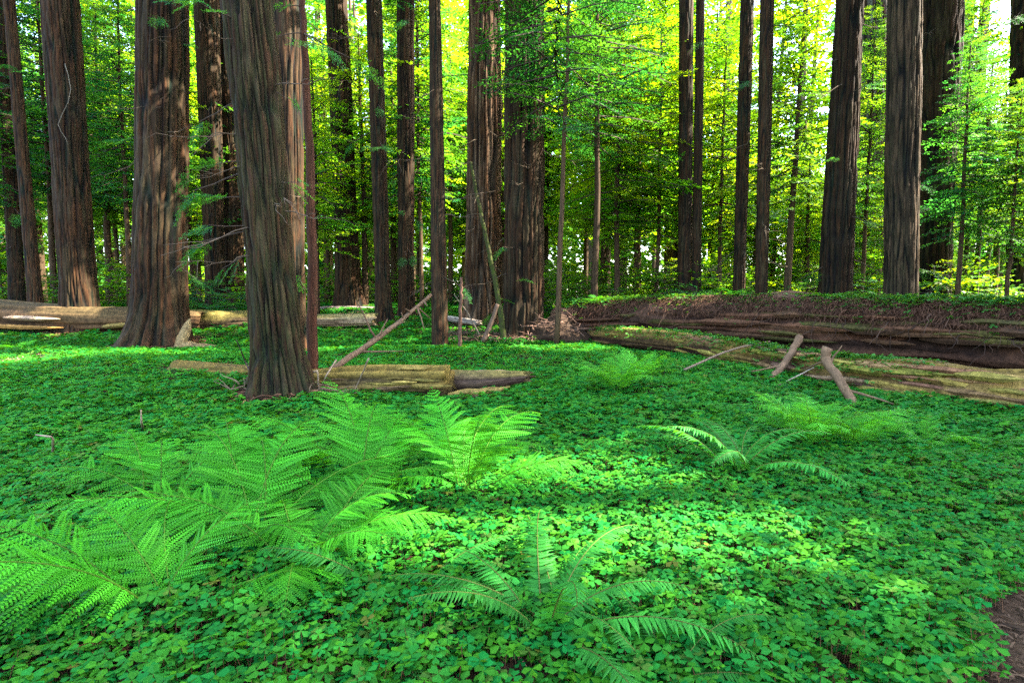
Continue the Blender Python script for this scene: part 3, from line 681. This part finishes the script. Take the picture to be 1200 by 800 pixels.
def fern(label, px, py, kind, n, L, az=None, lift=0., rnd=None, steep=None, sink=.02, jit=.25, lab=None):
    p = onground(px, py); t = thing('fern', label, 'fern', (p[0], p[1], gz(p[0], p[1]) - sink), 'ferns growing in the sorrel carpet')
    r = random.Random(int(px * 7 + py)); a0 = r.uniform(0, 6.3)
    azs = az if az is not None else [math.degrees(a0) + 360 * k / n for k in range(n)]
    for k, a in enumerate(azs):
        v = r.randrange(len(ARCH)) if steep is None else steep[k % len(steep)]
        bl, stm = FROND[kind][v]; s = L * r.uniform(.78, 1.12)
        rot = (r.gauss(0, .12), r.gauss(-.06, .13) - lift, math.radians(a) + r.gauss(0, jit))
        o = link('frond', bl, t, (r.gauss(0, .03), r.gauss(0, .03), 0), rot, s)
        link('stalk', stm, o)
    if p[1] < 5.5:                 # withered fronds hanging round the crown
        for k in range(2 if len(azs) > 5 else 1):
            bl, stm = FROND['dead'][2 + 2 * (k % 2)]
            link('dead_frond', bl, t, (0, 0, .03), (r.gauss(0, .4), .35, r.uniform(PI, 2 * PI)), L * r.uniform(.4, .6))
    FERNS.append((p[0], p[1], L))
    return t
# azimuth 0 = to the right, 90 = away from the camera
fern('biggest lady fern of the left foreground, wide lacy fronds spreading to the picture edge', 300, 640, 'lady', 0, .95, [176, 152, 128, 100, 72, 40, 8, -28, 205], jit=.12, steep=[2, 1, 0, 3, 1, 2, 4])
fern('lady fern right of the biggest one, its fronds drooping forward over the sorrel', 420, 602, 'lady', 0, .95, [100, 68, 30, -5, -38, 135, 170], jit=.12)
fern('lady fern in front of the biggest one, broad fronds lying forward to the right', 350, 672, 'lady', 0, .85, [-5, 15, 40, -30, 75, 120, 165, -60], jit=.1, steep=[1, 0, 2, 1])
fern('tall lady fern just below the mossy log with a yellow drooping frond', 545, 588, 'lady', 0, 1.0, [170, 140, 112, 88, 60, 32, 5, -30, -72], jit=.12, steep=[1, 0, 3, 0, 1, 0])
fern('lady fern standing behind the tall one, close to the mossy log', 480, 552, 'lady', 6, .85)
fern('lady fern at the back left of the foreground ferns, upright narrow fronds', 185, 590, 'lady', 0, .85, [110, 85, 60, 140, 175, 30, 200, 20], jit=.12)
fern('lady fern low in the bottom left corner over brown dead fronds', 200, 725, 'lady', 0, .85, [178, 200, 150, 225, 15, 115, 60], jit=.12, steep=[1, 2, 1])
fern('lacy lady fern between the two middle foreground ferns', 395, 558, 'lady', 5, .8)
fern('sword fern low in the foreground centre with dark glossy fronds', 645, 745, 'sword', 0, .7, [155, 140, 118, 100, 80, 62, 45, 30, 10, -20, -50, -80, 175, 200], jit=.1, steep=[2, 1, 4, 1, 2])
fern('small sword fern at the bottom edge with pale tipped fronds', 775, 800, 'sword', 0, .5, [70, 40, 15, -10, 110, 150], jit=.1, steep=[2, 4, 1])
fern('sword fern beneath the drooping lady fern, single dark fronds to the left', 475, 700, 'sword', 0, .6, [140, 165, -60, -30, 30], jit=.1, steep=[4, 2])
fern('sword fern in the right middle with pale backlit fronds arching outward', 868, 562, 'sword', 0, .8, [170, 150, 125, 95, 60, 30, 0, -15, 190, -60, 215], jit=.1, steep=[1, 2, 0, 4])
fern('soft light green lady fern mound right of the pale sword fern', 950, 526, 'soft', 13, .75, steep=[0, 3, 1])
fern('soft light green lady fern at the right end of the mound', 1000, 526, 'soft', 10, .62, steep=[0, 3, 1])
fern('feathery lady fern on the swell right of the cut log', 722, 462, 'soft', 11, .75, steep=[0, 3, 1])
fern('feathery lady fern behind the one on the swell', 752, 448, 'soft', 9, .65, steep=[0, 3])
fern('small sword fern left below the feathery fern', 712, 490, 'sword', 6, .4, steep=[1, 2])
fern('small blue green sword fern by the left stretch of the rotten log', 815, 420, 'sword', 6, .55, steep=[0, 1])
fern('low lady fern in the sorrel below the forked branch', 1085, 526, 'soft', 9, .5, steep=[2, 1])
fern('low sword fern at the right edge below the rotten log', 1160, 535, 'soft', 7, .5, steep=[2, 4])
fern('low sword fern left of the soft light green mound', 830, 492, 'sword', 6, .42, steep=[2, 1])
fern('small lady fern in the sorrel left of the back ferns', 230, 505, 'sword', 5, .35, steep=[2, 4])
fern('small fern in front of the slim lone trunk', 612, 412, 'sword', 6, .55, steep=[1, 2])
fern('small fern on the left sorrel rise near the path', 20, 412, 'lady', 8, .55, steep=[1, 2])
fern('fern at the foot of the broad flared redwood', 150, 402, 'sword', 7, .6, steep=[1, 2])
# ferns on the long log
for k, (lab, px, py, d) in enumerate((('fern on top of the long log at its left end', 700, 352, 14.6), ('fern on top of the long log left of the straight dark trunk', 860, 345, 12.0),
        ('fern on top of the long log in front of the wide leaning redwood', 975, 352, 10.6), ('fern on top of the long log between the wide redwood and the even furrowed trunk', 1010, 354, 10.2),
        ('fern on top of the long log right of the even furrowed trunk', 1110, 362, 9.2))):
    p = at(px, py + 2, d); t = thing('fern', lab, 'fern', p, 'ferns growing on the long log')
    for q in range(8):
        bl, stm = FROND['lady'][R.choice((1, 2, 4))]; o = link('frond', bl, t, (0, 0, 0), (R.gauss(0, .1), 0, q * PI / 4 + R.uniform(-.3, .3)), R.uniform(.35, .55)); link('stalk', stm, o)

# ------------------------------------------------------------------ sorrel carpet
def lobe(fold, full=True):
    pts = [(0, 0, 0), (.55, -.46, -fold), (.98, -.30, -fold * .9), (.84, 0, 0), (.98, .30, -fold * .9), (.55, .46, -fold)]
    if full: return np.array(pts), [[0, 1, 2, 3], [0, 3, 4, 5]]
    return np.array([(0, 0, 0), (.8, -.46, -fold), (.9, 0, 0), (.8, .46, -fold)]), [[0, 1, 2, 3]]
def leaf_tmpl(fold, full):
    V, Q = [], []
    for k in range(3):
        v, q = lobe(fold, full); a = k * 2 * PI / 3 + .0; Rm = np.array(((math.cos(a), -math.sin(a), 0), (math.sin(a), math.cos(a), 0), (0, 0, 1)))
        Q += [[i + len(v) * k for i in f] for f in q]; V.append(v @ Rm.T)
    return np.vstack(V), np.array(Q)
def keep_mask(x, y):
    ok = rng.random(len(x)) > bare(x, y) * 1.05
    for a, b, r in LOGS:
        a2, b2 = a[:2], b[:2]; ab = b2 - a2; t = np.clip(((x - a2[0]) * ab[0] + (y - a2[1]) * ab[1]) / ab.dot(ab), 0, 1)
        dd = np.hypot(x - a2[0] - ab[0] * t, y - a2[1] - ab[1] * t); ok &= dd > r * .85
    for _, tx, ty, tr in TREES: ok &= np.hypot(x - tx, y - ty) > tr * (1.2 + .6 * rng.random(len(x)) ** 2)
    return ok
smb = MB()
def sorrel(y0, y1, dens, size, full, hgt, stems=False):
    area = 2.3 * .5 * (y1 * y1 - y0 * y0) + 4 * (y1 - y0); n = int(dens * area)
    y = np.sqrt(rng.uniform(y0 * y0 if y0 > 0 else 0, y1 * y1, n)); x = rng.uniform(-1, 1, n) * (1.08 * y + 1.0)
    k = keep_mask(x, y); cl = vnoise(x * 1.3 + 90, y * 1.3 + 90, 31) + .6 * vnoise(x * 4 + 90, y * 4 + 90, 32)
    k &= rng.random(n) < np.clip(1.3 + .6 * cl, .5, 1)
    x, y, cl = x[k], y[k], cl[k]; n = len(x)
    h = hgt * (1 + .35 * cl) * rng.uniform(.55, 1.25, n); z = ground(x, y) + h
    V, Q = leaf_tmpl(.16, full)
    s = size * rng.uniform(.55, 1.2, n)
    yaw = rng.uniform(0, 2 * PI, n); tx = rng.normal(-.04, .24, n); ty = rng.normal(0.06, .24, n)
    fold = rng.uniform(-.3, 1.9, n)
    P = V[None] * s[:, None, None]; P[..., 2] *= fold[:, None]
    c, sn = np.cos(yaw)[:, None], np.sin(yaw)[:, None]
    px_, py_ = P[..., 0] * c - P[..., 1] * sn, P[..., 0] * sn + P[..., 1] * c
    pz = P[..., 2] + px_ * ty[:, None] + py_ * tx[:, None]
    pts = np.stack([px_ + x[:, None], py_ + y[:, None], pz + z[:, None]], -1)
    base = np.array((.005, .130, .020)); hue = rng.random((n, 1))
    col = base * (1 - hue) + np.array((.040, .170, .007)) * hue
    ol = rng.random(n) < .04; col[ol] = (.055, .13, .016)
    old = rng.random(n) < .004; col[old] = (.10, .11, .015)
    col = col * rng.uniform(.7, 1.2, (n, 1))
    q = (Q[None] + (np.arange(n) * len(V))[:, None, None]).reshape(-1, 4)
    smb.add(pts.reshape(-1, 3), q, np.repeat(col, len(V), 0))
    if stems:
        w = .0012; b = np.stack([x + rng.normal(0, .015, n), y + rng.normal(0, .015, n), z - h], -1); t = np.stack([x, y, z], -1)
        v = np.stack([b - (w, 0, 0), b + (w, 0, 0), t + (w, 0, 0), t - (w, 0, 0)], 1).reshape(-1, 3)
        smb.add(v, np.arange(len(v)).reshape(-1, 4), (.12, .06, .03))
sorrel(.8, 4.2, 1200, .035, True, .09, True)
sorrel(.8, 6.5, 650, .032, False, .035)
sorrel(4.2, 8, 620, .043, True, .10)
sorrel(8, 14, 330, .062, False, .10)
sorrel(14, 27, 70, .12, False, .12)
tag(smb.obj('sorrel', M_SORREL), 'dense carpet of bright green three lobed sorrel leaves covering the forest floor', 'ground cover', kind='stuff')

# sorrel growing along the log tops
def log_sorrel(parent, o, path, spans, n, zoff, seed):
    r = np.random.default_rng(seed); V, Q = leaf_tmpl(.16, False); m = MB(); path = np.array([A(*p) for p in path])
    s = np.concatenate([r.uniform(a, b, int(n * (b - a))) for a, b in spans]); k = len(s)
    c = np.stack([np.interp(s, np.arange(len(path)), path[:, q]) for q in range(3)], 1)
    off = r.normal(0, .17 if zoff < .4 else .21, (k, 2)); c[:, 0] += off[:, 0]; c[:, 1] += off[:, 1]; c[:, 2] += zoff - np.hypot(*off.T) ** 2 * 1.1 + r.uniform(-.02, .06, k)
    yaw = r.uniform(0, 6.3, k); sz = .06 * r.uniform(.6, 1.2, k)
    ca, sa = np.cos(yaw)[:, None], np.sin(yaw)[:, None]
    X_ = (V[None, :, 0] * ca - V[None, :, 1] * sa) * sz[:, None]; Y_ = (V[None, :, 0] * sa + V[None, :, 1] * ca) * sz[:, None]
    Z_ = V[None, :, 2] * sz[:, None] + X_ * r.normal(0, .3, k)[:, None] + Y_ * r.normal(-.15, .3, k)[:, None]
    pts = np.stack([X_, Y_, Z_], -1) + c[:, None] - o
    col = np.array((.035, .14, .02)) * r.uniform(.7, 1.3, (k, 1))
    m.add(pts.reshape(-1, 3), (Q[None] + (np.arange(k) * len(V))[:, None, None]).reshape(-1, 4), np.repeat(col, len(V), 0))
    tag(m.obj('sorrel_cover', M_SORREL, parent), kind='stuff')
log_sorrel(LU, oU, U, ((0, 1.5), (1.7, 3.3), (3.5, 4.1)), 950, .58, 1)
log_sorrel(LR, oR, Lw, ((0.05, 2.0), (2.1, 3.3)), 700, .24, 2)

# ------------------------------------------------------------------ dead needles and twigs: on the long log, on the path, on the root wad
def litter(mb, c, n, seed, ln=.14, hang=.5, w=.004, col=PURP):
    r = np.random.default_rng(seed); k = len(c)
    a = r.uniform(0, 2 * PI, k); L = ln * r.uniform(.4, 1.6, k); dz = -hang * r.uniform(0, 1, k)
    d = np.stack([np.cos(a), np.sin(a), dz], 1) * L[:, None]; sd = np.stack([-np.sin(a), np.cos(a), r.normal(0, .5, k)], 1) * w
    mid = c + d * .5 + np.array((0, 0, 1)) * (L * .12)[:, None]
    V = np.stack([c - sd, c + sd, mid + sd, mid - sd, c + d + sd * .4, c + d - sd * .4], 1).reshape(-1, 3)
    b = np.arange(k)[:, None] * 6; Q = np.concatenate([b + np.array((0, 1, 2, 3)), b + np.array((3, 2, 4, 5))])
    C = np.asarray(col) * r.uniform(.4, 1.7, (k, 1)); mb.add(V, Q, np.repeat(C, 6, 0))
r = np.random.default_rng(9); m = MB(); PU = np.array([A(*p) for p in U]); ra = np.array((.42, .52, .55, .50, .45, .45))
s = r.uniform(0.2, 5, 22000); c = np.stack([np.interp(s, np.arange(6), PU[:, q]) for q in range(3)], 1); rad = np.interp(s, np.arange(6), ra)
an = r.uniform(-.3, 1.9, 22000) + .5      # around the log: top and the side that faces the clearing
nx, ny = -.66, -.75
c[:, 0] += nx * rad * np.cos(an) * 1.06; c[:, 1] += ny * rad * np.cos(an) * 1.06; c[:, 2] += rad * np.sin(an) * 1.06 + .02
litter(m, c - oU, 0, 10, .12, 1.2, .004, (.075, .034, .019))
tag(m.obj('needle_litter', M_LITTER, LU), kind='stuff')
m = MB()
x = r.uniform(1.0, 4.0, 9000); y = r.uniform(1.0, 3.2, 9000); k = bare(x, y) > r.random(9000) * .6; x, y = x[k], y[k]
litter(m, np.stack([x, y, ground(x, y) + .008], 1), 0, 11, .035, .0, .003, (.06, .035, .02))
x = r.uniform(-11, -8, 700); y = r.uniform(9.5, 13, 700); k = bare(x, y) > r.random(700) * .6; x, y = x[k], y[k]
litter(m, np.stack([x, y, ground(x, y) + .01], 1), 0, 12, .12, .0, .004, (.2, .12, .1))
x = r.uniform(-9, 8, 6000); y = r.uniform(1.2, 9, 6000); k = keep_mask(x, y); x, y = x[k], y[k]
litter(m, np.stack([x, y, ground(x, y) + .02], 1), 0, 13, .08, .0, .003, (.16, .08, .05))
x = r.uniform(-1.9, 1.6, 2600); y = r.uniform(14, 18, 2600)
litter(m, np.stack([x, y, ground(x, y) + .05 + .1 * r.random(2600)], 1), 0, 14, .3, .2, .009, (.085, .05, .032))
for bx_, tx_, ty_, tr_ in TREES:
    if tr_ < .15 or ty_ > 24: continue
    k_ = int(700 * min(1.5, tr_ / .4)); a_ = r.uniform(0, 2 * PI, k_); q_ = tr_ * (1.0 + .75 * r.random(k_) ** 1.5) + .03
    xx, yy = tx_ + np.cos(a_) * q_, ty_ + np.sin(a_) * q_
    litter(m, np.stack([xx, yy, ground(xx, yy) + .05 + .16 * np.clip(1.5 - q_ / tr_, 0, 1) * r.random(k_)], 1), 0, 15, .16, .25, .008, (.085, .042, .022))
tag(m.obj('needle_litter', M_LITTER), 'scattered brown needles and twigs on bare soil and between the sorrel leaves', 'litter', kind='stuff')

# ------------------------------------------------------------------ young trees of the middle distance
ZONES = [(-1e9, 'left of the vine hung trunk'), (95, 'between the vine trunk and the flared redwood'), (188, 'between the flared redwood and the nearest redwood'),
         (343, 'between the nearest redwood and the lone trunk'), (516, 'between the lone trunk and the sunlit redwood'), (567, 'between the sunlit redwood and the burnt redwood'),
         (614, 'between the burnt redwood and the close pair'), (810, 'between the close pair and the dark trunk'), (893, 'between the dark trunk and the wide redwood'),
         (978, 'between the wide and the furrowed redwood'), (1056, 'right of the even furrowed redwood')]
YOUNG = []
def young(px, d, w, key, s=1., top=None, kind='young_redwood'):
    if px > 830 and d > 21.5 and kind == 'young_redwood': s = s * .62
    p = at(px, 352, d); x, y = p[0], p[1]; z = gz(x, y)
    t = thing(kind, 'x', 'tree', (x, y, z)); me, H = CROWNS[key]; H = H * s
    m = MB(); n = 16; zs = np.linspace(-.1, H * .97, n); lx = ((top or px) - px) / FPX * d / max(1, (.53 * d))
    rr = np.random.default_rng(int(abs(px) * 3 + d)); P = np.stack([lx * zs + np.cumsum(rr.normal(0, .015, n)), np.cumsum(rr.normal(0, .015, n)), zs], 1)
    r0 = w * d / FPX / 2
    tube(m, P, r0 * np.linspace(1.1, .25, n), 10, A(.042, .024, .012) * rr.uniform(.6, 1.6)); m.obj('trunk', M_BARK, t, True)
    cr = link('crown', me, t, (0, 0, 0), (0, 0, rr.uniform(0, 6.3)), s)
    YOUNG.append([px, d, key, t]); TREES.append((px, x, y, r0))
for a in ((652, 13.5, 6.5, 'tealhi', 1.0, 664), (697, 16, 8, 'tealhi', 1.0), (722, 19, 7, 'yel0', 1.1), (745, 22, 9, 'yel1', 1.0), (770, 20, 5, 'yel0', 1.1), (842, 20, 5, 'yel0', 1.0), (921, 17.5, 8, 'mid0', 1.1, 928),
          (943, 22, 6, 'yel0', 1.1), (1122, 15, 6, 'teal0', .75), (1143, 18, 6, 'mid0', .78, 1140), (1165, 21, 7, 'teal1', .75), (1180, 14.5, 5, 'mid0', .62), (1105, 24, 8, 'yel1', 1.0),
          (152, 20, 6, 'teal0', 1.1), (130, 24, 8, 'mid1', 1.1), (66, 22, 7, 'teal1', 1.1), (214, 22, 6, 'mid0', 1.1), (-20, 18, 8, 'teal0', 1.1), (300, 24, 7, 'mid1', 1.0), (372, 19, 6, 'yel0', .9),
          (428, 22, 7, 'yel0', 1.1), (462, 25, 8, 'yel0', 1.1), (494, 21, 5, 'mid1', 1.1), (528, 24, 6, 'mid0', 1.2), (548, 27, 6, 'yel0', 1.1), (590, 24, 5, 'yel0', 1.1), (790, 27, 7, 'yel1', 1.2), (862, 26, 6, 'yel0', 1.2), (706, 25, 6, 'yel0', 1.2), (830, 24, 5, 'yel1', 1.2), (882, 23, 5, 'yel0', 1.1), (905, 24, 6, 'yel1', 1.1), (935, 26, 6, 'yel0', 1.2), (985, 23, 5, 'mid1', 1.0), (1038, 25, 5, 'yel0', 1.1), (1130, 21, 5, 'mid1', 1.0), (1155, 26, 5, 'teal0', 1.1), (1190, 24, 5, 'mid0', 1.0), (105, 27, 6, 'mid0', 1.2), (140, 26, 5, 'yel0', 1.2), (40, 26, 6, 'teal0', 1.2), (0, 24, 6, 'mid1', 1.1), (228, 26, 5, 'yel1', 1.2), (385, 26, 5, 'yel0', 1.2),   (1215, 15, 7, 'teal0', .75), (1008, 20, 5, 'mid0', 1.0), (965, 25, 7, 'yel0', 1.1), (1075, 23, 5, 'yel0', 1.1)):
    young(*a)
rb = np.random.default_rng(123)
for k in range(80):
    d = 26 + 37 * (k / 80) ** .9 + rb.uniform(-2, 2); px = 600 + (rb.uniform(-1, 1)) * 720
    key = ('fary' if rb.random() < .65 else 'far1') if 540 < px < 960 else ('far0', 'far1', 'far0', 'fary')[rb.integers(4)]
    sc_ = rb.uniform(.75, 1.15)
    if px > 800 and d < 46: sc_ *= .5
    young(px, d, rb.uniform(5, 16) * 30 / d, key, sc_, kind='forest_tree')
ORD = ['nearest', 'second nearest', 'third nearest', 'fourth nearest', 'fifth nearest', 'sixth nearest', 'seventh nearest', 'eighth nearest', 'ninth nearest', 'tenth nearest', 'eleventh nearest', 'twelfth nearest'] + [w + ' nearest' for w in 'thirteenth fourteenth fifteenth sixteenth seventeenth eighteenth nineteenth twentieth twenty-first twenty-second twenty-third twenty-fourth twenty-fifth'.split()] + ['farthest'] * 20
zone = {}
for px, d, key, t in YOUNG:
    zi = max(i for i, (a, _) in enumerate(ZONES) if px >= a); zone.setdefault(zi, []).append((d, key, t))
for zi, L_ in zone.items():
    for k, (d, key, t) in enumerate(sorted(L_, key=lambda q: q[0])):
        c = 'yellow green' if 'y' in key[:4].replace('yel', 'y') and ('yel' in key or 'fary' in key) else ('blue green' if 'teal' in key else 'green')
        lab = f'{c} {"slender young tree" if d < 26 else "tall forest tree"}, {ORD[k]} {ZONES[zi][1]}'
        t['label'] = lab; t['group'] = 'young trees behind the logs' if d < 26 else 'trees of the forest behind'

# shrubs at the edge of the thicket
SH = [(60, 21, 'bush0'), (128, 20, 'bushy'), (236, 20, 'bush1'), (270, 19, 'bush1'), (300, 21, 'bush0'), (380, 24, 'bushy'), (425, 25, 'bush0'), (470, 24, 'bushy'), (500, 25, 'bush0'), (545, 24, 'bush1'), (645, 19, 'bush0'),
      (680, 20, 'bushy'), (715, 18, 'bush0'), (745, 20, 'bushy'), (780, 19, 'bush0'), (812, 17, 'bush1'), (840, 18, 'bushy'), (878, 19, 'bushy'), (925, 19, 'bush0'), (950, 21, 'bushy'), (1005, 18, 'bush0'), (1030, 19, 'bush1'),
      (1085, 15, 'bush1'), (1115, 17, 'bushy'), (1140, 15, 'bush1'), (1170, 16, 'bush0'), (1195, 14, 'bush1'), (10, 22, 'bush0'), (165, 23, 'bush0'), (650, 25, 'bushy'), (760, 26, 'bushy'), (900, 25, 'bushy'), (660, 22, 'bushy'), (700, 23, 'bushy'), (730, 22, 'bushy'), (770, 23, 'bushy'), (795, 22, 'bushy'), (825, 22, 'bushy'), (855, 22, 'bushy'), (915, 22, 'bushy'), (940, 24, 'bushy'), (1015, 23, 'bushy'), (1065, 20, 'bushy'), (1095, 21, 'bushy'), (1150, 20, 'bushy'), (405, 27, 'bushy'), (455, 28, 'bushy'), (485, 27, 'bushy'), (530, 27, 'bushy'), (220, 26, 'bushy'), (145, 25, 'bushy')]
zs_ = {}
for px, d, key in SH:
    zi = max(i for i, (a, _) in enumerate(ZONES) if px >= a); zs_.setdefault(zi, []).append((px, d, key))
for zi, L_ in zs_.items():
    for k, (px, d, key) in enumerate(sorted(L_, key=lambda q: q[1])):
        p = at(px, 352, d); c = {'bushy': 'yellow green leafy', 'bush0': 'green leafy', 'bush1': 'dark feathery'}[key]
        t = thing('shrub', f'{c} low shrub, {ORD[k]} {ZONES[zi][1]}', 'shrub', (p[0], p[1], gz(p[0], p[1])), 'shrubs at the edge of the thicket')
        link('foliage', CROWNS[key][0], t, (0, 0, 0), (0, 0, R.uniform(0, 6)), R.uniform(.8, 1.3))

# ------------------------------------------------------------------ unseen trees added to shade the clearing, with gaps cut for the sun
SHADE = [(11, 5.0), (14, 7.2), (13, -1.5), (17, .9), (18, 9), (20, 5.5), (23, 1), (24, 8), (21, -3), (27, 5.5), (16, -5), (28, 11), (15, 10), (14, 1.5), (20, 3.7), (25, 2.6), (18, -1.2)]
for k, (x, y) in enumerate(SHADE):
    z = gz(x, y); t = thing('redwood_tree', 'tall redwood added out of view on the right to shade the clearing', 'tree', (x, y, z), 'redwoods added outside the picture')
    H = 24 + (k * 7) % 6; link('trunk', trunk_mesh('trunk', (x, y, z), (x, y, z + 14), .5, .38, 700 + k, seg=24, vis=12, H=H, nr=10), t)
    m = MB(); crown_mb(m, H, 6.5, 3.9, 300, 800 + k, MED, P_MID + P_TEAL, 'col', wood=False, test=insun, base=(x, y, z))
    m.obj('crown', [M_LEAF, M_TWIG], t)

# ------------------------------------------------------------------ the far wood
m = MB(); r = np.random.default_rng(44)
for k in range(4600):
    an = r.uniform(-1.0, 1.0); d = r.uniform(64, 92); h = .3 + 44 * r.random() ** 1.7
    x, y = math.sin(an) * d, math.cos(an) * d
    if vnoise(an * 30 + 60, h * .12 + 4, 77) < -.05 - .9 * (1 - h / 45) or (an > .68 and h > 24): continue
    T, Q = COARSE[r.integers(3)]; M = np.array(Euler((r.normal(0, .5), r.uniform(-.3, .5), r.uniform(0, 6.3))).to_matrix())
    pal = P_YEL if (-.05 < an < .55 or h < 9) and r.random() < .7 else P_MID + P_TEAL[:1]  # bright stretch and foot of the wood get the sun-painted yellow leaves
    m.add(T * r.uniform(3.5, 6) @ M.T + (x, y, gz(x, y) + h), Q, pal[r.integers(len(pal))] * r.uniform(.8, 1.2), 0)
for k in range(1300):          # the taller sunlit tops
    an = r.uniform(-.95, .62); d = r.uniform(66, 92); h = r.uniform(8, 42); x, y = math.sin(an) * d, math.cos(an) * d
    T, Q = COARSE[r.integers(3)]; M = np.array(Euler((r.normal(0, .5), r.uniform(-.3, .5), r.uniform(0, 6.3))).to_matrix())
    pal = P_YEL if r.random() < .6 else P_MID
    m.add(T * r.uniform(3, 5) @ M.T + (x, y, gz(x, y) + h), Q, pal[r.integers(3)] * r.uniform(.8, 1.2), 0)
for k in range(90):
    an = r.uniform(-1, 1); d = r.uniform(62, 90); x, y = math.sin(an) * d, math.cos(an) * d; z = gz(x, y)
    tube(m, [(x, y, z - .3), (x + r.normal(0, .3), y, z + 20), (x + r.normal(0, .6), y, z + 40)], np.array((1, .8, .3)) * r.uniform(.25, .7), 7, (.11, .07, .05), 1)
tag(m.obj('far_forest', [M_LEAF, M_BARK]), 'far wood of redwoods closing the view behind the grove', 'forest', kind='stuff')
